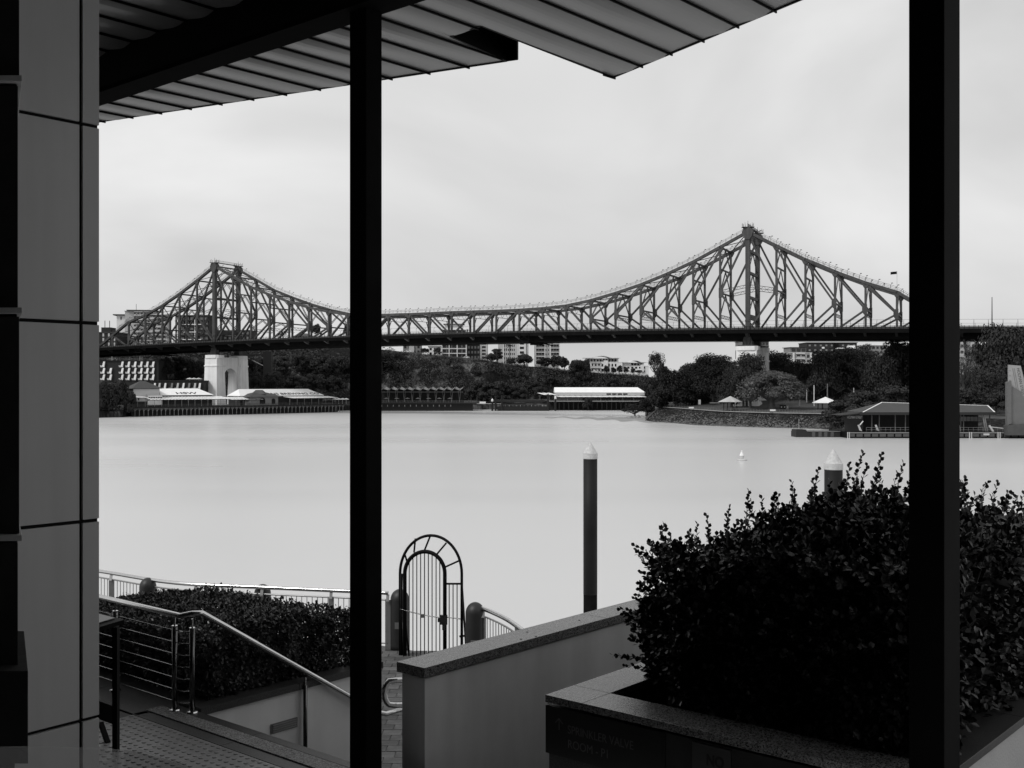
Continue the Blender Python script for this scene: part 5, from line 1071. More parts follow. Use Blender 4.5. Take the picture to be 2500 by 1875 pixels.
# stainless handrail, posts and cables
hr = thing('handrail', 'polished round stainless handrail bending down the stairs on slim posts', 'handrail', Q(-.6, 0, ZL))
zr = ZL+.89
top = [Q(-5.5, -.05, zr), Q(-.16, -.05, zr), Q(-.1, -.05, zr+.0), Q(.03, -.02, zr+.035), Q(.05, .06, zr+.03), Q(.05, 2.1, zr-1.36), Q(.05, 2.2, zr-1.4), Q(.05, 2.42, zr-1.4)]
MB().tube(top, .026, 14).build('rail_tube', M_stain, hr, True)
def rpost(t, a, zb, zt, nm='post'):
    mb = MB(); p = Q(t, a, 0); mb.tube([p+Vector((0, 0, zb)), p+Vector((0, 0, zt-.11))], .024, 14); mb.build(nm, M_stainpost, hr, True)
    MB().lathe([(.001, 0), (.026, 0), (.026, .012), (.001, .014)], p+Vector((0, 0, zt-.11)), 14).build('post_cap', M_stain, hr)
    MB().tube([p+Vector((0, 0, zt-.1)), p+Vector((0, 0, zt-.02))], .009, 8).build('rail_pin', M_stain, hr)
    MB().lathe([(.001, 0), (.055, 0), (.055, .006), (.05, .018), (.028, .024)], p+Vector((0, 0, zb)), 18).build('base_cover', M_stain, hr)
for t in (-5.2, -3.0, -1.17, -.19): rpost(t, -.05, ZL+.013, zr-.0)
rpost(.0, -.0, ZL+.02, zr+.0)
mb = MB(); p = Q(.05, 1.18, 0); mb.tube([p+Vector((0, 0, 11.15)), p+Vector((0, 0, 12.02))], .022, 14); mb.build('post', M_stainpost, hr, True); MB().tube([p+Vector((0, 0, 12.0)), p+Vector((0, 0, 12.1))], .009, 8).build('rail_pin', M_stain, hr)
for k in range(7):
    z = ZL+.1+k*.108
    MB().tube([Q(-5.2, -.05, z), Q(-3, -.05, z), Q(-1.17, -.05, z), Q(-.19, -.05, z)], .0028, 6).build('cable', M_stain, hr); MB().tube([Q(-.19, -.05, z), Q(-.06, -.05, z+.004), Q(.0, .0, z+.008)], .005, 6).build('cable_link', M_stain, hr)
# menu stand behind the panel wall
ms = thing('menu_stand', 'black framed stand with pale slanted top, half hidden by panel wall', 'stand', (-3.2, 8.1, ZL))
M = Matrix.Translation((-3.23, 8.12, ZL)) @ Matrix.Rotation(R(-37), 4, 'Z')
for x, y, h in ((0, 0, 1.02), (-.62, 0, 1.02), (-.0, -.38, 1.02), (-.62, -.38, 1.02)): 
    mb = MB(); mb.beam(M @ Vector((x-.02*(x < -.1), y, 0)), M @ Vector((x, y, h)), .04, .055); mb.build('leg', M_black, ms)
mb = MB(); mb.hexa([M @ Vector(q) for q in ((-.66, -.42, 1.0), (.04, -.42, 1.0), (.04, .05, 1.04), (-.66, .05, 1.04), (-.66, -.42, 1.035), (.04, -.42, 1.035), (.04, .05, 1.075), (-.66, .05, 1.075))]); mb.build('top_frame', M_black, ms)
mb = MB(); mb.hexa([M @ Vector(q) for q in ((-.63, -.39, 1.041), (-.05, -.39, 1.041), (-.05, .02, 1.077), (-.63, .02, 1.077), (-.63, -.39, 1.047), (-.05, -.39, 1.047), (-.05, .02, 1.083), (-.63, .02, 1.083))]); mb.build('menu_board', M_plate, ms)
mb = MB(); mb.beam(M @ Vector((-.64, 0, .3)), M @ Vector((.01, 0, .3)), .03, .15); mb.build('stretcher', M_black, ms); mb = MB(); mb.beam(W(246, 1765, 8.4), W(264, 1816, 8.3), .035, .035); mb.build('brace', M_black, ms)

# river railing
def RZ(px, y, z=10.75): D = (H-z)*F/(y-CY); return Vector(((px-CX)/F*D, D, z))
def rail(label, pts, pods, plates, close=None):
    t = thing('river_railing', label, 'railing', (pts[0].x, pts[0].y, ZP))
    # resample
    ps = []; 
    for i in range(len(pts)-1):
        for k in range(8):
            u = k/8; a = pts[max(i-1, 0)]; b = pts[i]; c = pts[i+1]; d = pts[min(i+2, len(pts)-1)]
            ps.append(.5*((2*b)+(c-a)*u+(2*a-5*b+4*c-d)*u*u+(3*b-a-3*c+d)*u**3))
    ps.append(pts[-1]); MB().tube(ps, .042, 12).build('handrail_tube', M_stain, t, True)
    MB().tube([p-Vector((0, 0, .14)) for p in ps], .018, 8).build('upper_rail', M_rail, t, True); MB().tube([p-Vector((0, 0, 1.02)) for p in ps], .018, 8).build('lower_rail', M_rail, t, True)
    L = [0]; 
    for a, b in zip(ps, ps[1:]): L.append(L[-1]+(b-a).length)
    def at(s):
        for i in range(len(ps)-1):
            if s <= L[i+1]: k = (s-L[i])/(L[i+1]-L[i]); return ps[i].lerp(ps[i+1], k)
        return ps[-1]
    s = .05; bm_ = MB().tube([(0, 0, -1.02), (0, 0, -.14)], .0085, 6).mesh('baluster', M_rail)
    while s < L[-1]: piece('baluster', bm_, Matrix.Translation(at(s)), t); s += .115
    for px in plates:
        p = min(ps, key=lambda q: abs(CX+q.x/q.y*F-px)); mb = MB(); mb.beam(p-Vector((0, 0, 1.15)), p-Vector((0, 0, .14)), .02, .11, (1, 0, 0)); mb.beam(p-Vector((.0, .06, .16)), p-Vector((0, 0, .03)), .02, .06, (1, 0, 0)); mb.build('post', M_rail, t)
    return t
A = [RZ(-260, 1330), RZ(0, 1358), RZ(246, 1395), RZ(427, 1423), RZ(640, 1434), RZ(854, 1443.6), RZ(947, 1448)]
rail('wavy stainless river railing with vertical bars behind clipped hedge', A, (), (150, 273, 470, 640, 803, 949))
B = [RZ(1152, 1478), RZ(1190, 1490), RZ(1235, 1511), RZ(1271, 1535.6), RZ(1330, 1580), RZ(1420, 1660)]
rail('short curved river railing right of arched gate', B, (), (1178, 1262, 1400))
M_pod = mat('pod_metal', .02, .5, metal=.1, var=.15, scale=4, streak=(4, .2))
for px, D, w, zt, lb in ((361, 21.6, 40, 10.8, 'dark round topped pillar in the railing left of hedge'), (641, 21., 40, 10.78, 'dark round topped pillar just peeking over middle of hedge'), (976, 20.3, 46, 10.82, 'dark round topped pillar at left foot of arched gate'), (1160, 18.9, 47, 10.86, 'dark round topped pillar between arched gate and short curved railing')):
    x = (px-CX)/F*D; r = w/F*D/2; h = zt-ZP; t = thing('railing_pillar', lb, 'pillar', (x, D, ZP))
    MB().lathe([(r*.98, 0), (r, .1), (r, h-r*1.15)]+[(r*math.cos(a*math.pi/16), h-r*1.15+r*1.15*math.sin(a*math.pi/16)) for a in range(1, 8)]+[(.004, h)], (x, D, ZP), 24).build('pillar_body', M_pod, t, True)
    MB().box(x-.08, x+.08, D-r-.006, D-r+.01, ZP+.45, ZP+.58).build('light_plate', M_plate, t)
# arched gate
def GD(px): return 19.8-(px-976)/160*.5
def GP(zx, zy_): px, y = 900+zx/2.654, 1250+zy_/2.654; return W(px, y, GD(px))
gt = thing('arched_gate', 'black wrought iron arched gate with fan spokes, chained shut', 'gate', (GP(400, 940).x, 19.6, ZP))
def arch(cx, rx, ytop, yspring, ybl, ybr, n=28):
    pts = [GP(cx-rx, ybl)]+[GP(cx-rx*math.cos(a*math.pi/n), yspring-(yspring-ytop)*math.sin(a*math.pi/n)) for a in range(n+1)]+[GP(cx+rx, ybr)]; return pts
def tubeto(name, pts, r, m=M_black, n=8): return MB().tube(pts, r, n).build(name, m, gt, True)
tubeto('outer_arch', arch(403.5, 200, 152, 400, 940, 1010), .028, n=10)
tubeto('gate_leaf_frame', arch(364, 130, 256, 400, 940, 1000), .038, n=10); tubeto('leaf_inner_frame', arch(364, 121, 266, 400, 935, 990), .012)
for a, b in (((231, 262), (249, 322)), ((303, 172), (294, 262)), ((403, 146), (362, 248)), ((503, 201), (433, 284)), ((583, 317), (486, 361))): tubeto('spoke', [GP(*a), GP(*b)], .018)
tubeto('side_rail', [GP(497, 465), GP(602, 465)], .02); tubeto('side_rail', [GP(500, 1010), GP(603, 1030)], .02); tubeto('bottom_rail', [GP(234, 938), GP(494, 985)], .022)
for x in (263, 287, 312, 337, 362, 387, 411, 437, 461):
    k = (x-364)/122; yt = 400-132*math.sqrt(max(0, 1-k*k)); tubeto('bar', [GP(x, yt), GP(x, 945)], .010)
for x in (522, 547, 573): tubeto('bar', [GP(x, 465), GP(x, 1020)], .010)
tubeto('stay', [GP(604, 460), GP(628, 830), GP(636, 960)], .02); tubeto('stay', [GP(212, 400), GP(208, 700), GP(215, 940)], .03); tubeto('stay', [GP(232, 640), GP(262, 940)], .016)
tubeto('latch_bar', [GP(590, 806), GP(622, 802)], .02)
ch = []
for i in range(25): k = i/24; ch.append(GP(205+k*395, 625+k*65+14*math.sin(k*math.pi)*(1 if k < .7 else .3)))
tubeto('chain', [c-Vector((0, .05, 0)) for c in ch], .010, M_stainpost, 6)
mb = MB(); c = GP(489, 690)-Vector((0, .08, 0)); mb.box(c.x-.07, c.x+.07, c.y-.03, c.y+.03, c.z-.1, c.z+.09); mb.box(c.x-.12, c.x-.05, c.y-.02, c.y+.02, c.z-.05, c.z+.03); mb.box(c.x-.03, c.x+.03, c.y-.045, c.y-.03, c.z-.2, c.z-.08); mb.build('lock_box', M_stainpost, gt, bevel=.008)
mb = MB(); c = GP(352, 665)-Vector((0, .07, 0)); mb.box(c.x-.03, c.x+.03, c.y-.02, c.y+.02, c.z-.045, c.z+.03); mb.build('padlock', M_stain, gt, bevel=.006)

# long rendered wall beside the stairs
PW0 = Vector((-.731, 8.306, 0)); zc = 12.63
lw = thing('rendered_wall', 'long pale rendered wall with speckled granite coping running towards river', 'wall', PW0+Vector((0, 0, ZP)))
def lwbox(name, m, t0, t1, a0, a1, z0, z1, bevel=0): return qbox(name, m, lw, t0, t1, a0, a1, z0, z1, PW0, bevel)
lwbox('wall_body', M_render, -.285, -.025, .03, 7.2, ZP-.3, zc-.1); lwbox('shadow_gap', M_darkst, -.27, -.04, .05, 7.15, zc-.0999, zc-.085)
for a0, a1 in ((0, 2.45), (2.454, 3.35), (3.354, 5.2), (5.204, 7.25)): lwbox('coping_slab', M_granite, -.32, .0, a0, a1, zc-.086, zc, .004)
for a, t in ((1.25, -.06), (1.5, -.2), (1.42, -.03), (2.2, -.14)): MB().lathe([(.012, 0), (.009, .003)], Q(t, a, zc, PW0), 8).build('drill_hole', M_black, lw)
hb = thing('wall_handrail', 'curled stainless handrail end on near left side of rendered wall', 'handrail', W(960, 1690, 9.05))
c = W(957, 1691, 9.02); cur = [W(985, 1660, 9.05), W(966, 1661, 9.03)]+[c+Vector((-.068*math.sin(a*math.pi/8), -.02*math.sin(a*math.pi/8), .115*math.cos(a*math.pi/8))) for a in range(1, 8)]+[W(966, 1722, 9.03), W(985, 1721, 9.05)]
MB().tube(cur, .025, 14).build('rail_tube', M_stain, hb, True)

# big planter, sign and lettering
PA = Vector((.25, 7.5, 0)); zt = 12.66
bp = thing('planter', 'large dark planter with granite coping and sign faces under the big hedge', 'planter', PA+d1*1.4+d2*2+Vector((0, 0, ZP)))
def pb(name, m, t0, t1, a0, a1, z0, z1, bevel=0): return qbox(name, m, bp, t0, t1, a0, a1, z0, z1, PA, bevel)
LB = 2.79
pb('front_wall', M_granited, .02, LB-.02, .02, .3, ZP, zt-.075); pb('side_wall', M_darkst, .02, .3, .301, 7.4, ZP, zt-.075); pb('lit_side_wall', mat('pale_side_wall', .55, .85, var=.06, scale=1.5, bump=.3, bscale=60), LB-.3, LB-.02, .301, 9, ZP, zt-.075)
qbox('soil', M_earth, bp, .3, LB-.3, .3, 8.9, ZP, zt-.2, PA)
for nm, t0, t1, a0, a1 in (('coping_slab', 0, .33, 0, .33), ('coping_slab', .333, 1.35, 0, .33), ('coping_slab', 1.354, 2.45, 0, .33), ('coping_slab', 2.454, LB, 0, .33), ('coping_slab', 0, .33, .333, 1.35), ('coping_slab', 0, .33, 1.354, 2.6), ('coping_slab', 0, .33, 2.604, 4.4), ('coping_slab', 0, .33, 4.404, 7.2)): pb(nm, M_granite, t0, t1, a0, a1, zt-.055, zt, .003)
for k in range(6): pb('coping_slab', M_granited, LB-.33, LB, .334+k*1.3, .334+k*1.3+1.296, zt-.055, zt, .003)
MB().tube([Q(-.0, .04, zt-.066, PA), Q(.05, .0, zt-.06, PA)], .012, 8).build('sealant_stub', M_gwall, bp)
sg = thing('wall_sign', 'black wall sign reading SPRINKLER VALVE ROOM - P1 with an arrow up', 'sign', Q(.5, 0, 12.23, PA))
FM = lambda t, z, off=-.004: frame(Q(t, off, z, PA), d1, z=(0, 0, 1)) @ Matrix.Rotation(R(90), 4, 'X')
qbox('sign_face', M_signb, sg, .0, 1.01, .004, .019, 12.225, zt-.076, PA)
qbox('pale_panel', M_darkst, bp, 1.012, 1.5, .012, .0195, ZP, zt-.076, PA); qbox('pale_panel', M_darkst, bp, 1.504, 2.76, .012, .0195, ZP, zt-.076, PA)
fnt('lettering', 'SPRINKLER VALVE', .088, M_text, FM(.2, 12.412, .003), sg, .001, .80); fnt('lettering', 'ROOM - P1', .088, M_text, FM(.2, 12.305, .003), sg, .001, .84)
mb = MB(); aM = FM(.125, 12.42, .003)
for a, b in (((0, -.0), (0, .085)), ((0, .085), (-.033, .05)), ((0, .085), (.033, .05))): mb.beam(aM @ Vector((a[0], a[1], 0)), aM @ Vector((b[0], b[1], 0)), .004, .008)
mb.build('arrow', M_text, sg)
M_np = mat('notice_plate', .045, .5, var=.1)
ns = thing('wall_notice', 'grey notice plate lettered NO in black, low on the planter front', 'sign', Q(1.4, 0, 12.3, PA)); qbox('notice_face', M_np, ns, 1.22, 1.5, .004, .0115, 12.1, zt-.09, PA); fnt('lettering', 'NO', .1, M_ink, FM(1.325, 12.44, .003), ns, .001, .8, .004)

# leaves
def leaf_pts(L, Wd): return [(0, 0, 0), (-Wd*.42, L*.35, .06*L), (-Wd*.5, L*.65, .08*L), (0, L, -.02*L), (Wd*.5, L*.65, .08*L), (Wd*.42, L*.35, .06*L)]
LF = [(0, 3, 2, 1), (0, 5, 4, 3)]
def rot_to(d, up):
    d = d.normalized(); x = d.cross(up)
    if x.length < 1e-3: x = d.orthogonal()
    x.normalize(); z = x.cross(d); return Matrix((x, d, z)).transposed()
def leaves(name, items, m, parent):
    v = []; f = []
    for p, d, up, L, wd in items:
        Rm = rot_to(d, up); i = len(v); v += [p+Rm @ Vector(q) for q in leaf_pts(L, wd)]; f += [tuple(i+j for j in q) for q in LF]
    o_ = org(parent); me = bpy.data.meshes.new(name); me.from_pydata([q-o_ for q in v], [], f); me.materials.append(m); o = link(name, me, parent); return tag(o, kind='stuff')
def rv(r, s=1): return Vector((r.gauss(0, s), r.gauss(0, s), r.gauss(0, s)))
# large hedge in the big planter: a rough mass of branch sprays
hg = thing('hedge', 'large dark round-leaved hedge overflowing granite planter at right', 'hedge', Q(1.4, 2, zt, PA))
def top_h(t, a):       # height of the hedge surface above the coping
    e = interp([(.1, .6), (.4, .86), (.8, 1.08), (1.2, 1.26), (1.6, 1.37), (2.1, 1.42), (2.8, 1.32)], t)
    e += .06*math.sin(t*5+a*3)*math.sin(a*4.1+1)+.22*mn.noise(Vector((t*2.6, a*2.6, 0)))+.08*mn.noise(Vector((t*7, a*7, 3)))
    return e-max(0, .9-a)*.45-.12*max(0, a-1.3)
hr_ = random.Random(21); it = []
def afr(t): return .38+.95*max(0, .85-t)
N_ = 0
for _ in range(21000):   # shell: top, front, left and right faces
    q = hr_.random()
    if q < .36: t, a = hr_.uniform(.3, 2.75), hr_.uniform(.45, 5.5) if hr_.random() < .4 else hr_.uniform(.45, 2.3); a = max(a, afr(t)+.1); zz = top_h(t, a)-abs(hr_.gauss(0, .09)); n_ = Vector((0, -.2, 1))
    elif q < .72: t = hr_.uniform(.3, 2.75); zz = hr_.random()**.8*top_h(t, .5); a = afr(t)+.22*(zz/1.6)**2+.14*mn.noise(Vector((t*2.5, zz*3, 4)))+abs(hr_.gauss(0, .08)); n_ = -d2+Vector((0, 0, .3))
    elif q < .9: a = hr_.uniform(.85, 3.6); zz = hr_.random()*top_h(0, a); t = .4-.18*math.sin(min(1, zz/.8)*math.pi)+.18*mn.noise(Vector((a*2.5, zz*3, 9)))+abs(hr_.gauss(0, .08)); n_ = -d1+Vector((0, 0, .3))
    else: a = hr_.uniform(.4, 5.5); zz = hr_.random()*top_h(2.7, a); t = 2.62+.12*math.sin(zz*3)-abs(hr_.gauss(0, .08)); n_ = d1+Vector((0, 0, .3))
    c = Q(t, a, zt+max(zz, .02), PA)
    d = (n_.normalized()+rv(hr_, .65)); up = (n_+Vector((0, 0, 1))+rv(hr_, .5)); L = hr_.uniform(.036, .066)
    for k in range(2): it.append((c+rv(hr_, .022), d+rv(hr_, .5), up+rv(hr_, .4), L, L*.76))
leaves('foliage', it, M_hedge, hg)
it = []
for _ in range(5200):   # the dim inside
    t = hr_.uniform(.55, 2.6); a = hr_.uniform(afr(t)+.2, 5.2); z = hr_.random()*top_h(t, a)*.9; it.append((Q(t, a, zt+z, PA), rv(hr_), Vector((0, 0, 1))+rv(hr_, .4), .15, .12))
leaves('inner_foliage', it, M_hedge, hg)
mb = MB()
for _ in range(60):
    t = hr_.uniform(.6, 2.4); a = hr_.uniform(afr(t)+.2, 3); h = top_h(t, a); p = Q(t, a, zt-.2, PA); e = Q(t+hr_.uniform(-.4, .4), a+hr_.uniform(-.3, .3), zt+h*.9, PA); mb.tube([p, p.lerp(e, .5)+rv(hr_, .04), e], [.014, .009, .004], 5)
tag(mb.build('branches', M_twig, hg), kind='stuff')
lm = MB(); lm.v = leaf_pts(.05, .038); lm.f = LF; lme = lm.mesh('leaf', M_hedge); lcount = 0
# shoots standing out of the outline, each leaf its own piece while the limit lasts
shoots = []
for px, y, D, ln in ((2104, 1112, 7.7, .30), (2116, 1140, 7.6, .2), (2151, 1116, 7.75, .32), (2146, 1150, 7.6, .22), (2204, 1136, 7.7, .3), (2190, 1160, 7.6, .2), (2074, 1136, 7.8, .16), (1997, 1150, 7.9, .22), (1985, 1175, 7.8, .16), (2026, 1176, 7.7, .14), (1933, 1180, 7.9, .2), (1940, 1200, 7.8, .16), (1900, 1212, 7.9, .12), (1828, 1202, 8.0, .2), (1834, 1225, 7.9, .14), (1860, 1218, 8.0, .14), (1888, 1214, 8.0, .16), (1780, 1242, 8.1, .18), (1775, 1262, 8.0, .15), (1726, 1262, 8.2, .2), (1702, 1282, 8.2, .2), (1684, 1302, 8.2, .16), (1686, 1300, 8.1, .12), (1637, 1322, 8.3, .2), (1600, 1345, 8.3, .18), (1552, 1337, 8.35, .3), (1560, 1352, 8.3, .26), (1580, 1410, 8.2, .16), (1572, 1440, 8.2, .12), (1552, 1462, 8.2, .16), (1518, 1488, 8.1, .22), (1530, 1515, 8.1, .18), (1500, 1600, 7.9, .26), (1512, 1604, 7.9, .22), (1528, 1625, 7.9, .16), (1540, 1560, 8.0, .14),
                     (2345, 1182, 7.6, .2), (2362, 1205, 7.6, .2), (2400, 1190, 7.8, .18), (2410, 1182, 8.0, .22), (2434, 1182, 8.1, .25), (2460, 1206, 8.2, .2), (2480, 1220, 8.3, .18), (2498, 1210, 8.3, .25), (2380, 1210, 7.9, .15), (2225, 1165, 7.5, .2), (2250, 1160, 7.5, .2)):
    tip = W(px, y, D); side = (1640-px)/600 if px < 1640 else (1900-px)/1500*.35
    if px < 1700: side = .75
    if y > 1380: side = 1.2
    if px > 2100: side = -.25
    dr = Vector((-max(side, -.3)*.9+hr_.uniform(-.12, .12), hr_.uniform(-.25, .1), 1 if y < 1380 else .12)).normalized(); shoots.append((tip, dr, ln))
extra = []
for tip, dr, ln in shoots:
    base = tip-dr*(ln+.15)
    mb = MB(); mb.tube([base, base.lerp(tip, .6)+rv(hr_, .006), tip], [.0035, .0025, .001], 5); mb.build('shoot', M_twig, hg)
    n = int(ln/.02)+5
    for k in range(n):
        s = k/n; p = base.lerp(tip, s+.08); a = k*2.4+hr_.uniform(-.5, .5); o = dr.orthogonal().normalized(); o = (o*math.cos(a)+dr.cross(o)*math.sin(a)); d = (o*.9+dr*(.6+s)); L = (.052-.014*s)*hr_.uniform(.85, 1.15)
        if lcount < 298:
            Rm = rot_to(d, (dr+rv(hr_, .4))).to_4x4(); Rm.translation = p; piece('leaf', lme, Rm @ Matrix.Scale(L/.05, 4), hg); lcount += 1
        else: extra.append((p, d, dr+rv(hr_, .4), L, L*.75))
    for _ in range(16): extra.append((base+rv(hr_, .045), dr+rv(hr_, .7), Vector((0, 0, 1))+rv(hr_, .5), .048, .036))
for _ in range(460):  # small side sprays all over the surface
    q = hr_.random()
    if q < .5: t = hr_.uniform(.3, 2.7); a = hr_.uniform(afr(t)+.1, 3.5); z = top_h(t, a)-.03; dr = Vector((hr_.uniform(-.5, .4), hr_.uniform(-.5, .2), 1))
    elif q < .75: t = hr_.uniform(.3, 2.7); z = hr_.uniform(.25, 1.2); a = afr(t)+.04; dr = -d2*.8+Vector((0, 0, .6))+rv(hr_, .3)
    else: a = hr_.uniform(.85, 3.); z = hr_.uniform(.2, 1.); t = .36-.2*math.sin(min(1, z/.8)*3.1); dr = -d1*.9+Vector((0, 0, .35))+rv(hr_, .3)
    dr.normalize(); p0 = Q(t, a, zt+z, PA); ln = hr_.uniform(.07, .2)
    for k in range(9): s = k/9; an = k*2.4; o = dr.orthogonal().normalized(); o = o*math.cos(an)+dr.cross(o)*math.sin(an); extra.append((p0+dr*ln*s, o*.9+dr*(.5+s), dr+rv(hr_, .4), .055-.014*s, .042-.01*s))
leaves('spray_leaves', extra, M_hedge, hg)

# clipped hedge with pale flowers in the left planter
ch_ = thing('hedge', 'clipped dark hedge dotted with pale flowers behind the cable railing', 'hedge', Q(-1.5, 1, ZL))
def th2(t, a): return interp([(-5.2, .1), (-4.2, .1), (-3.3, .3), (-2.4, .55), (-.3, .62)], t)+.05*mn.noise(Vector((t*3, a*3, 0)))-.08*max(0, .8-a)-.03*max(0, t+.9)+.10*math.sin(min(1, a/1.8)*3.1)
it = []; fl = []
for _ in range(24000):
    q = hr_.random()
    if q < .45: t, a = hr_.uniform(-5.2, -.12), hr_.uniform(.25, 1.95); z = th2(t, a)-abs(hr_.gauss(0, .05)); n_ = Vector((0, 0, 1))
    elif q < .72: t = hr_.uniform(-5.2, -.12); z = hr_.random()*th2(t, .3); a = .26+.07*mn.noise(Vector((t*5, z*5, 2)))+abs(hr_.gauss(0, .05)); n_ = -d2
    else: a = hr_.uniform(.25, 1.98); z = hr_.random()*th2(-.2, a); t = -.14+.07*mn.noise(Vector((a*5, z*5, 7)))-abs(hr_.gauss(0, .05)); n_ = d1
    c = Q(t, a, ZL+max(.04, z)); L = hr_.uniform(.028, .05); it.append((c, n_*.7+rv(hr_, .7), n_+Vector((0, 0, .8))+rv(hr_, .5), L, L*.6)); it.append((c+rv(hr_, .015), n_*.7+rv(hr_, .7), n_+Vector((0, 0, .8))+rv(hr_, .5), L, L*.6))
    if hr_.random() < .008*(q < .45)+.004 and z > .25: fl.append(c+n_*.02)
for _ in range(3500): t = hr_.uniform(-5, -.25); a = hr_.uniform(.35, 1.9); it.append((Q(t, a, ZL+hr_.random()*th2(t, a)*.9), rv(hr_), Vector((0, 0, 1)), .12, .09))
leaves('foliage', it, M_hedge2, ch_)
fm = MB(); rr = random.Random(2)
for k in range(9):
    a = k*2.1; d = Vector((math.cos(a), math.sin(a), .35+.06*k)); Rm = rot_to(d, Vector((0, 0, 1))); i = len(fm.v); fm.v += [tuple(Rm @ Vector(q)) for q in leaf_pts(.028, .026)]; fm.f += [tuple(i+j for j in q) for q in LF]
fme = fm.mesh('flower', M_flower)
for p in fl[:110]: piece('flower', fme, Matrix.Translation(p) @ Matrix.Rotation(hr_.uniform(0, 6), 4, 'Z') @ Matrix.Rotation(R(50), 4, 'X') @ Matrix.Scale(hr_.uniform(.45, 1.05), 4), ch_)

# ------------------------------------------------------------------ columns, canopy, cladding
def column(label, C, e, w1, w2, z0, z1):
    a = Vector(C); n1_ = -d1; mb = MB(); t = thing('steel_column', label, 'column', (C[0], C[1], z0)); u = -d1*w1; v = d2*w2
    mb.hexa([a+Vector((0, 0, z0)), a+v+Vector((0, 0, z0)), a+u+v+Vector((0, 0, z0)), a+u+Vector((0, 0, z0)), a+Vector((0, 0, z1)), a+v+Vector((0, 0, z1)), a+u+v+Vector((0, 0, z1)), a+u+Vector((0, 0, z1))]); mb.build('shaft', M_col, t, bevel=.006)
    b = a+(u+v)/2; mb = MB(); mb.hexa([b+d1*x+d2*y+Vector((0, 0, z)) for z in (z0-.001, z0+.02) for x, y in ((-.17, -.17), (.17, -.17), (.17, .17), (-.17, .17))]); mb.build('base_plate', M_col, t)
column('black square steel column left of centre, under the canopy beam', (-1.028, 7.0, 0), 0, .163, .145, ZL, 17.66)
column('black square steel column at right, in front of the big hedge', (2.17, 5.0, 0), 0, .172, .22, ZL-.4, 18.2)
tag(MB().box(-16, 16, -7, 1.0, 9, 13.4).build('upper_terrace', M_granited), kind='structure')
# canopy: soffit sheets between ribs
ZS = 18.0
def S2(px, y, z=ZS): D = (z-H)*F/(CY-y); return Vector(((px-CX)/F*D, D))
poly = [Vector((-14., S2(246, 297).y+(S2(246, 297).x+14)*(2.184/4.752))), S2(1237, 148.8), S2(1099.6, 88.4), S2(1175, 62.4), S2(1266, 99), S2(1497, 189), S2(1953, 0), Vector((11.2, -6.2)), Vector((-14., -6.2))]
sdir = Vector((.69, .724)).normalized(); sn = Vector((sdir.y, -sdir.x))
def clip(pl_, c, sgn):
    o = []; n = len(pl_)
    for i in range(n):
        a, b = pl_[i], pl_[(i+1) % n]; da, db = (a.dot(sn)-c)*sgn, (b.dot(sn)-c)*sgn
        if da >= 0: o.append(a)
        if da*db < 0: o.append(a.lerp(b, da/(da-db)))
    return o
cn = thing('canopy', 'dark canopy of ribbed metal soffit sheets overhead with notched corner', 'canopy', (0, 4, ZS))
wS = .402; c0 = -6.804-wS*69; nsub = 8
def crossings(c):
    o = []; n = len(poly)
    for i in range(n):
        a, b_ = poly[i], poly[(i+1) % n]; da, db = a.dot(sn)-c, b_.dot(sn)-c
        if da*db < 0: o.append(a.lerp(b_, da/(da-db)).dot(sdir))
    return sorted(o)
def clips(pl_, c, sgn):     # clip along the sheet
    o = []; n = len(pl_)
    for i in range(n):
        a, b = pl_[i], pl_[(i+1) % n]; da, db = (a.dot(sdir)-c)*sgn, (b.dot(sdir)-c)*sgn
        if da >= 0: o.append(a)
        if da*db < 0: o.append(a.lerp(b, da/(da-db)))
    return o
k = 0
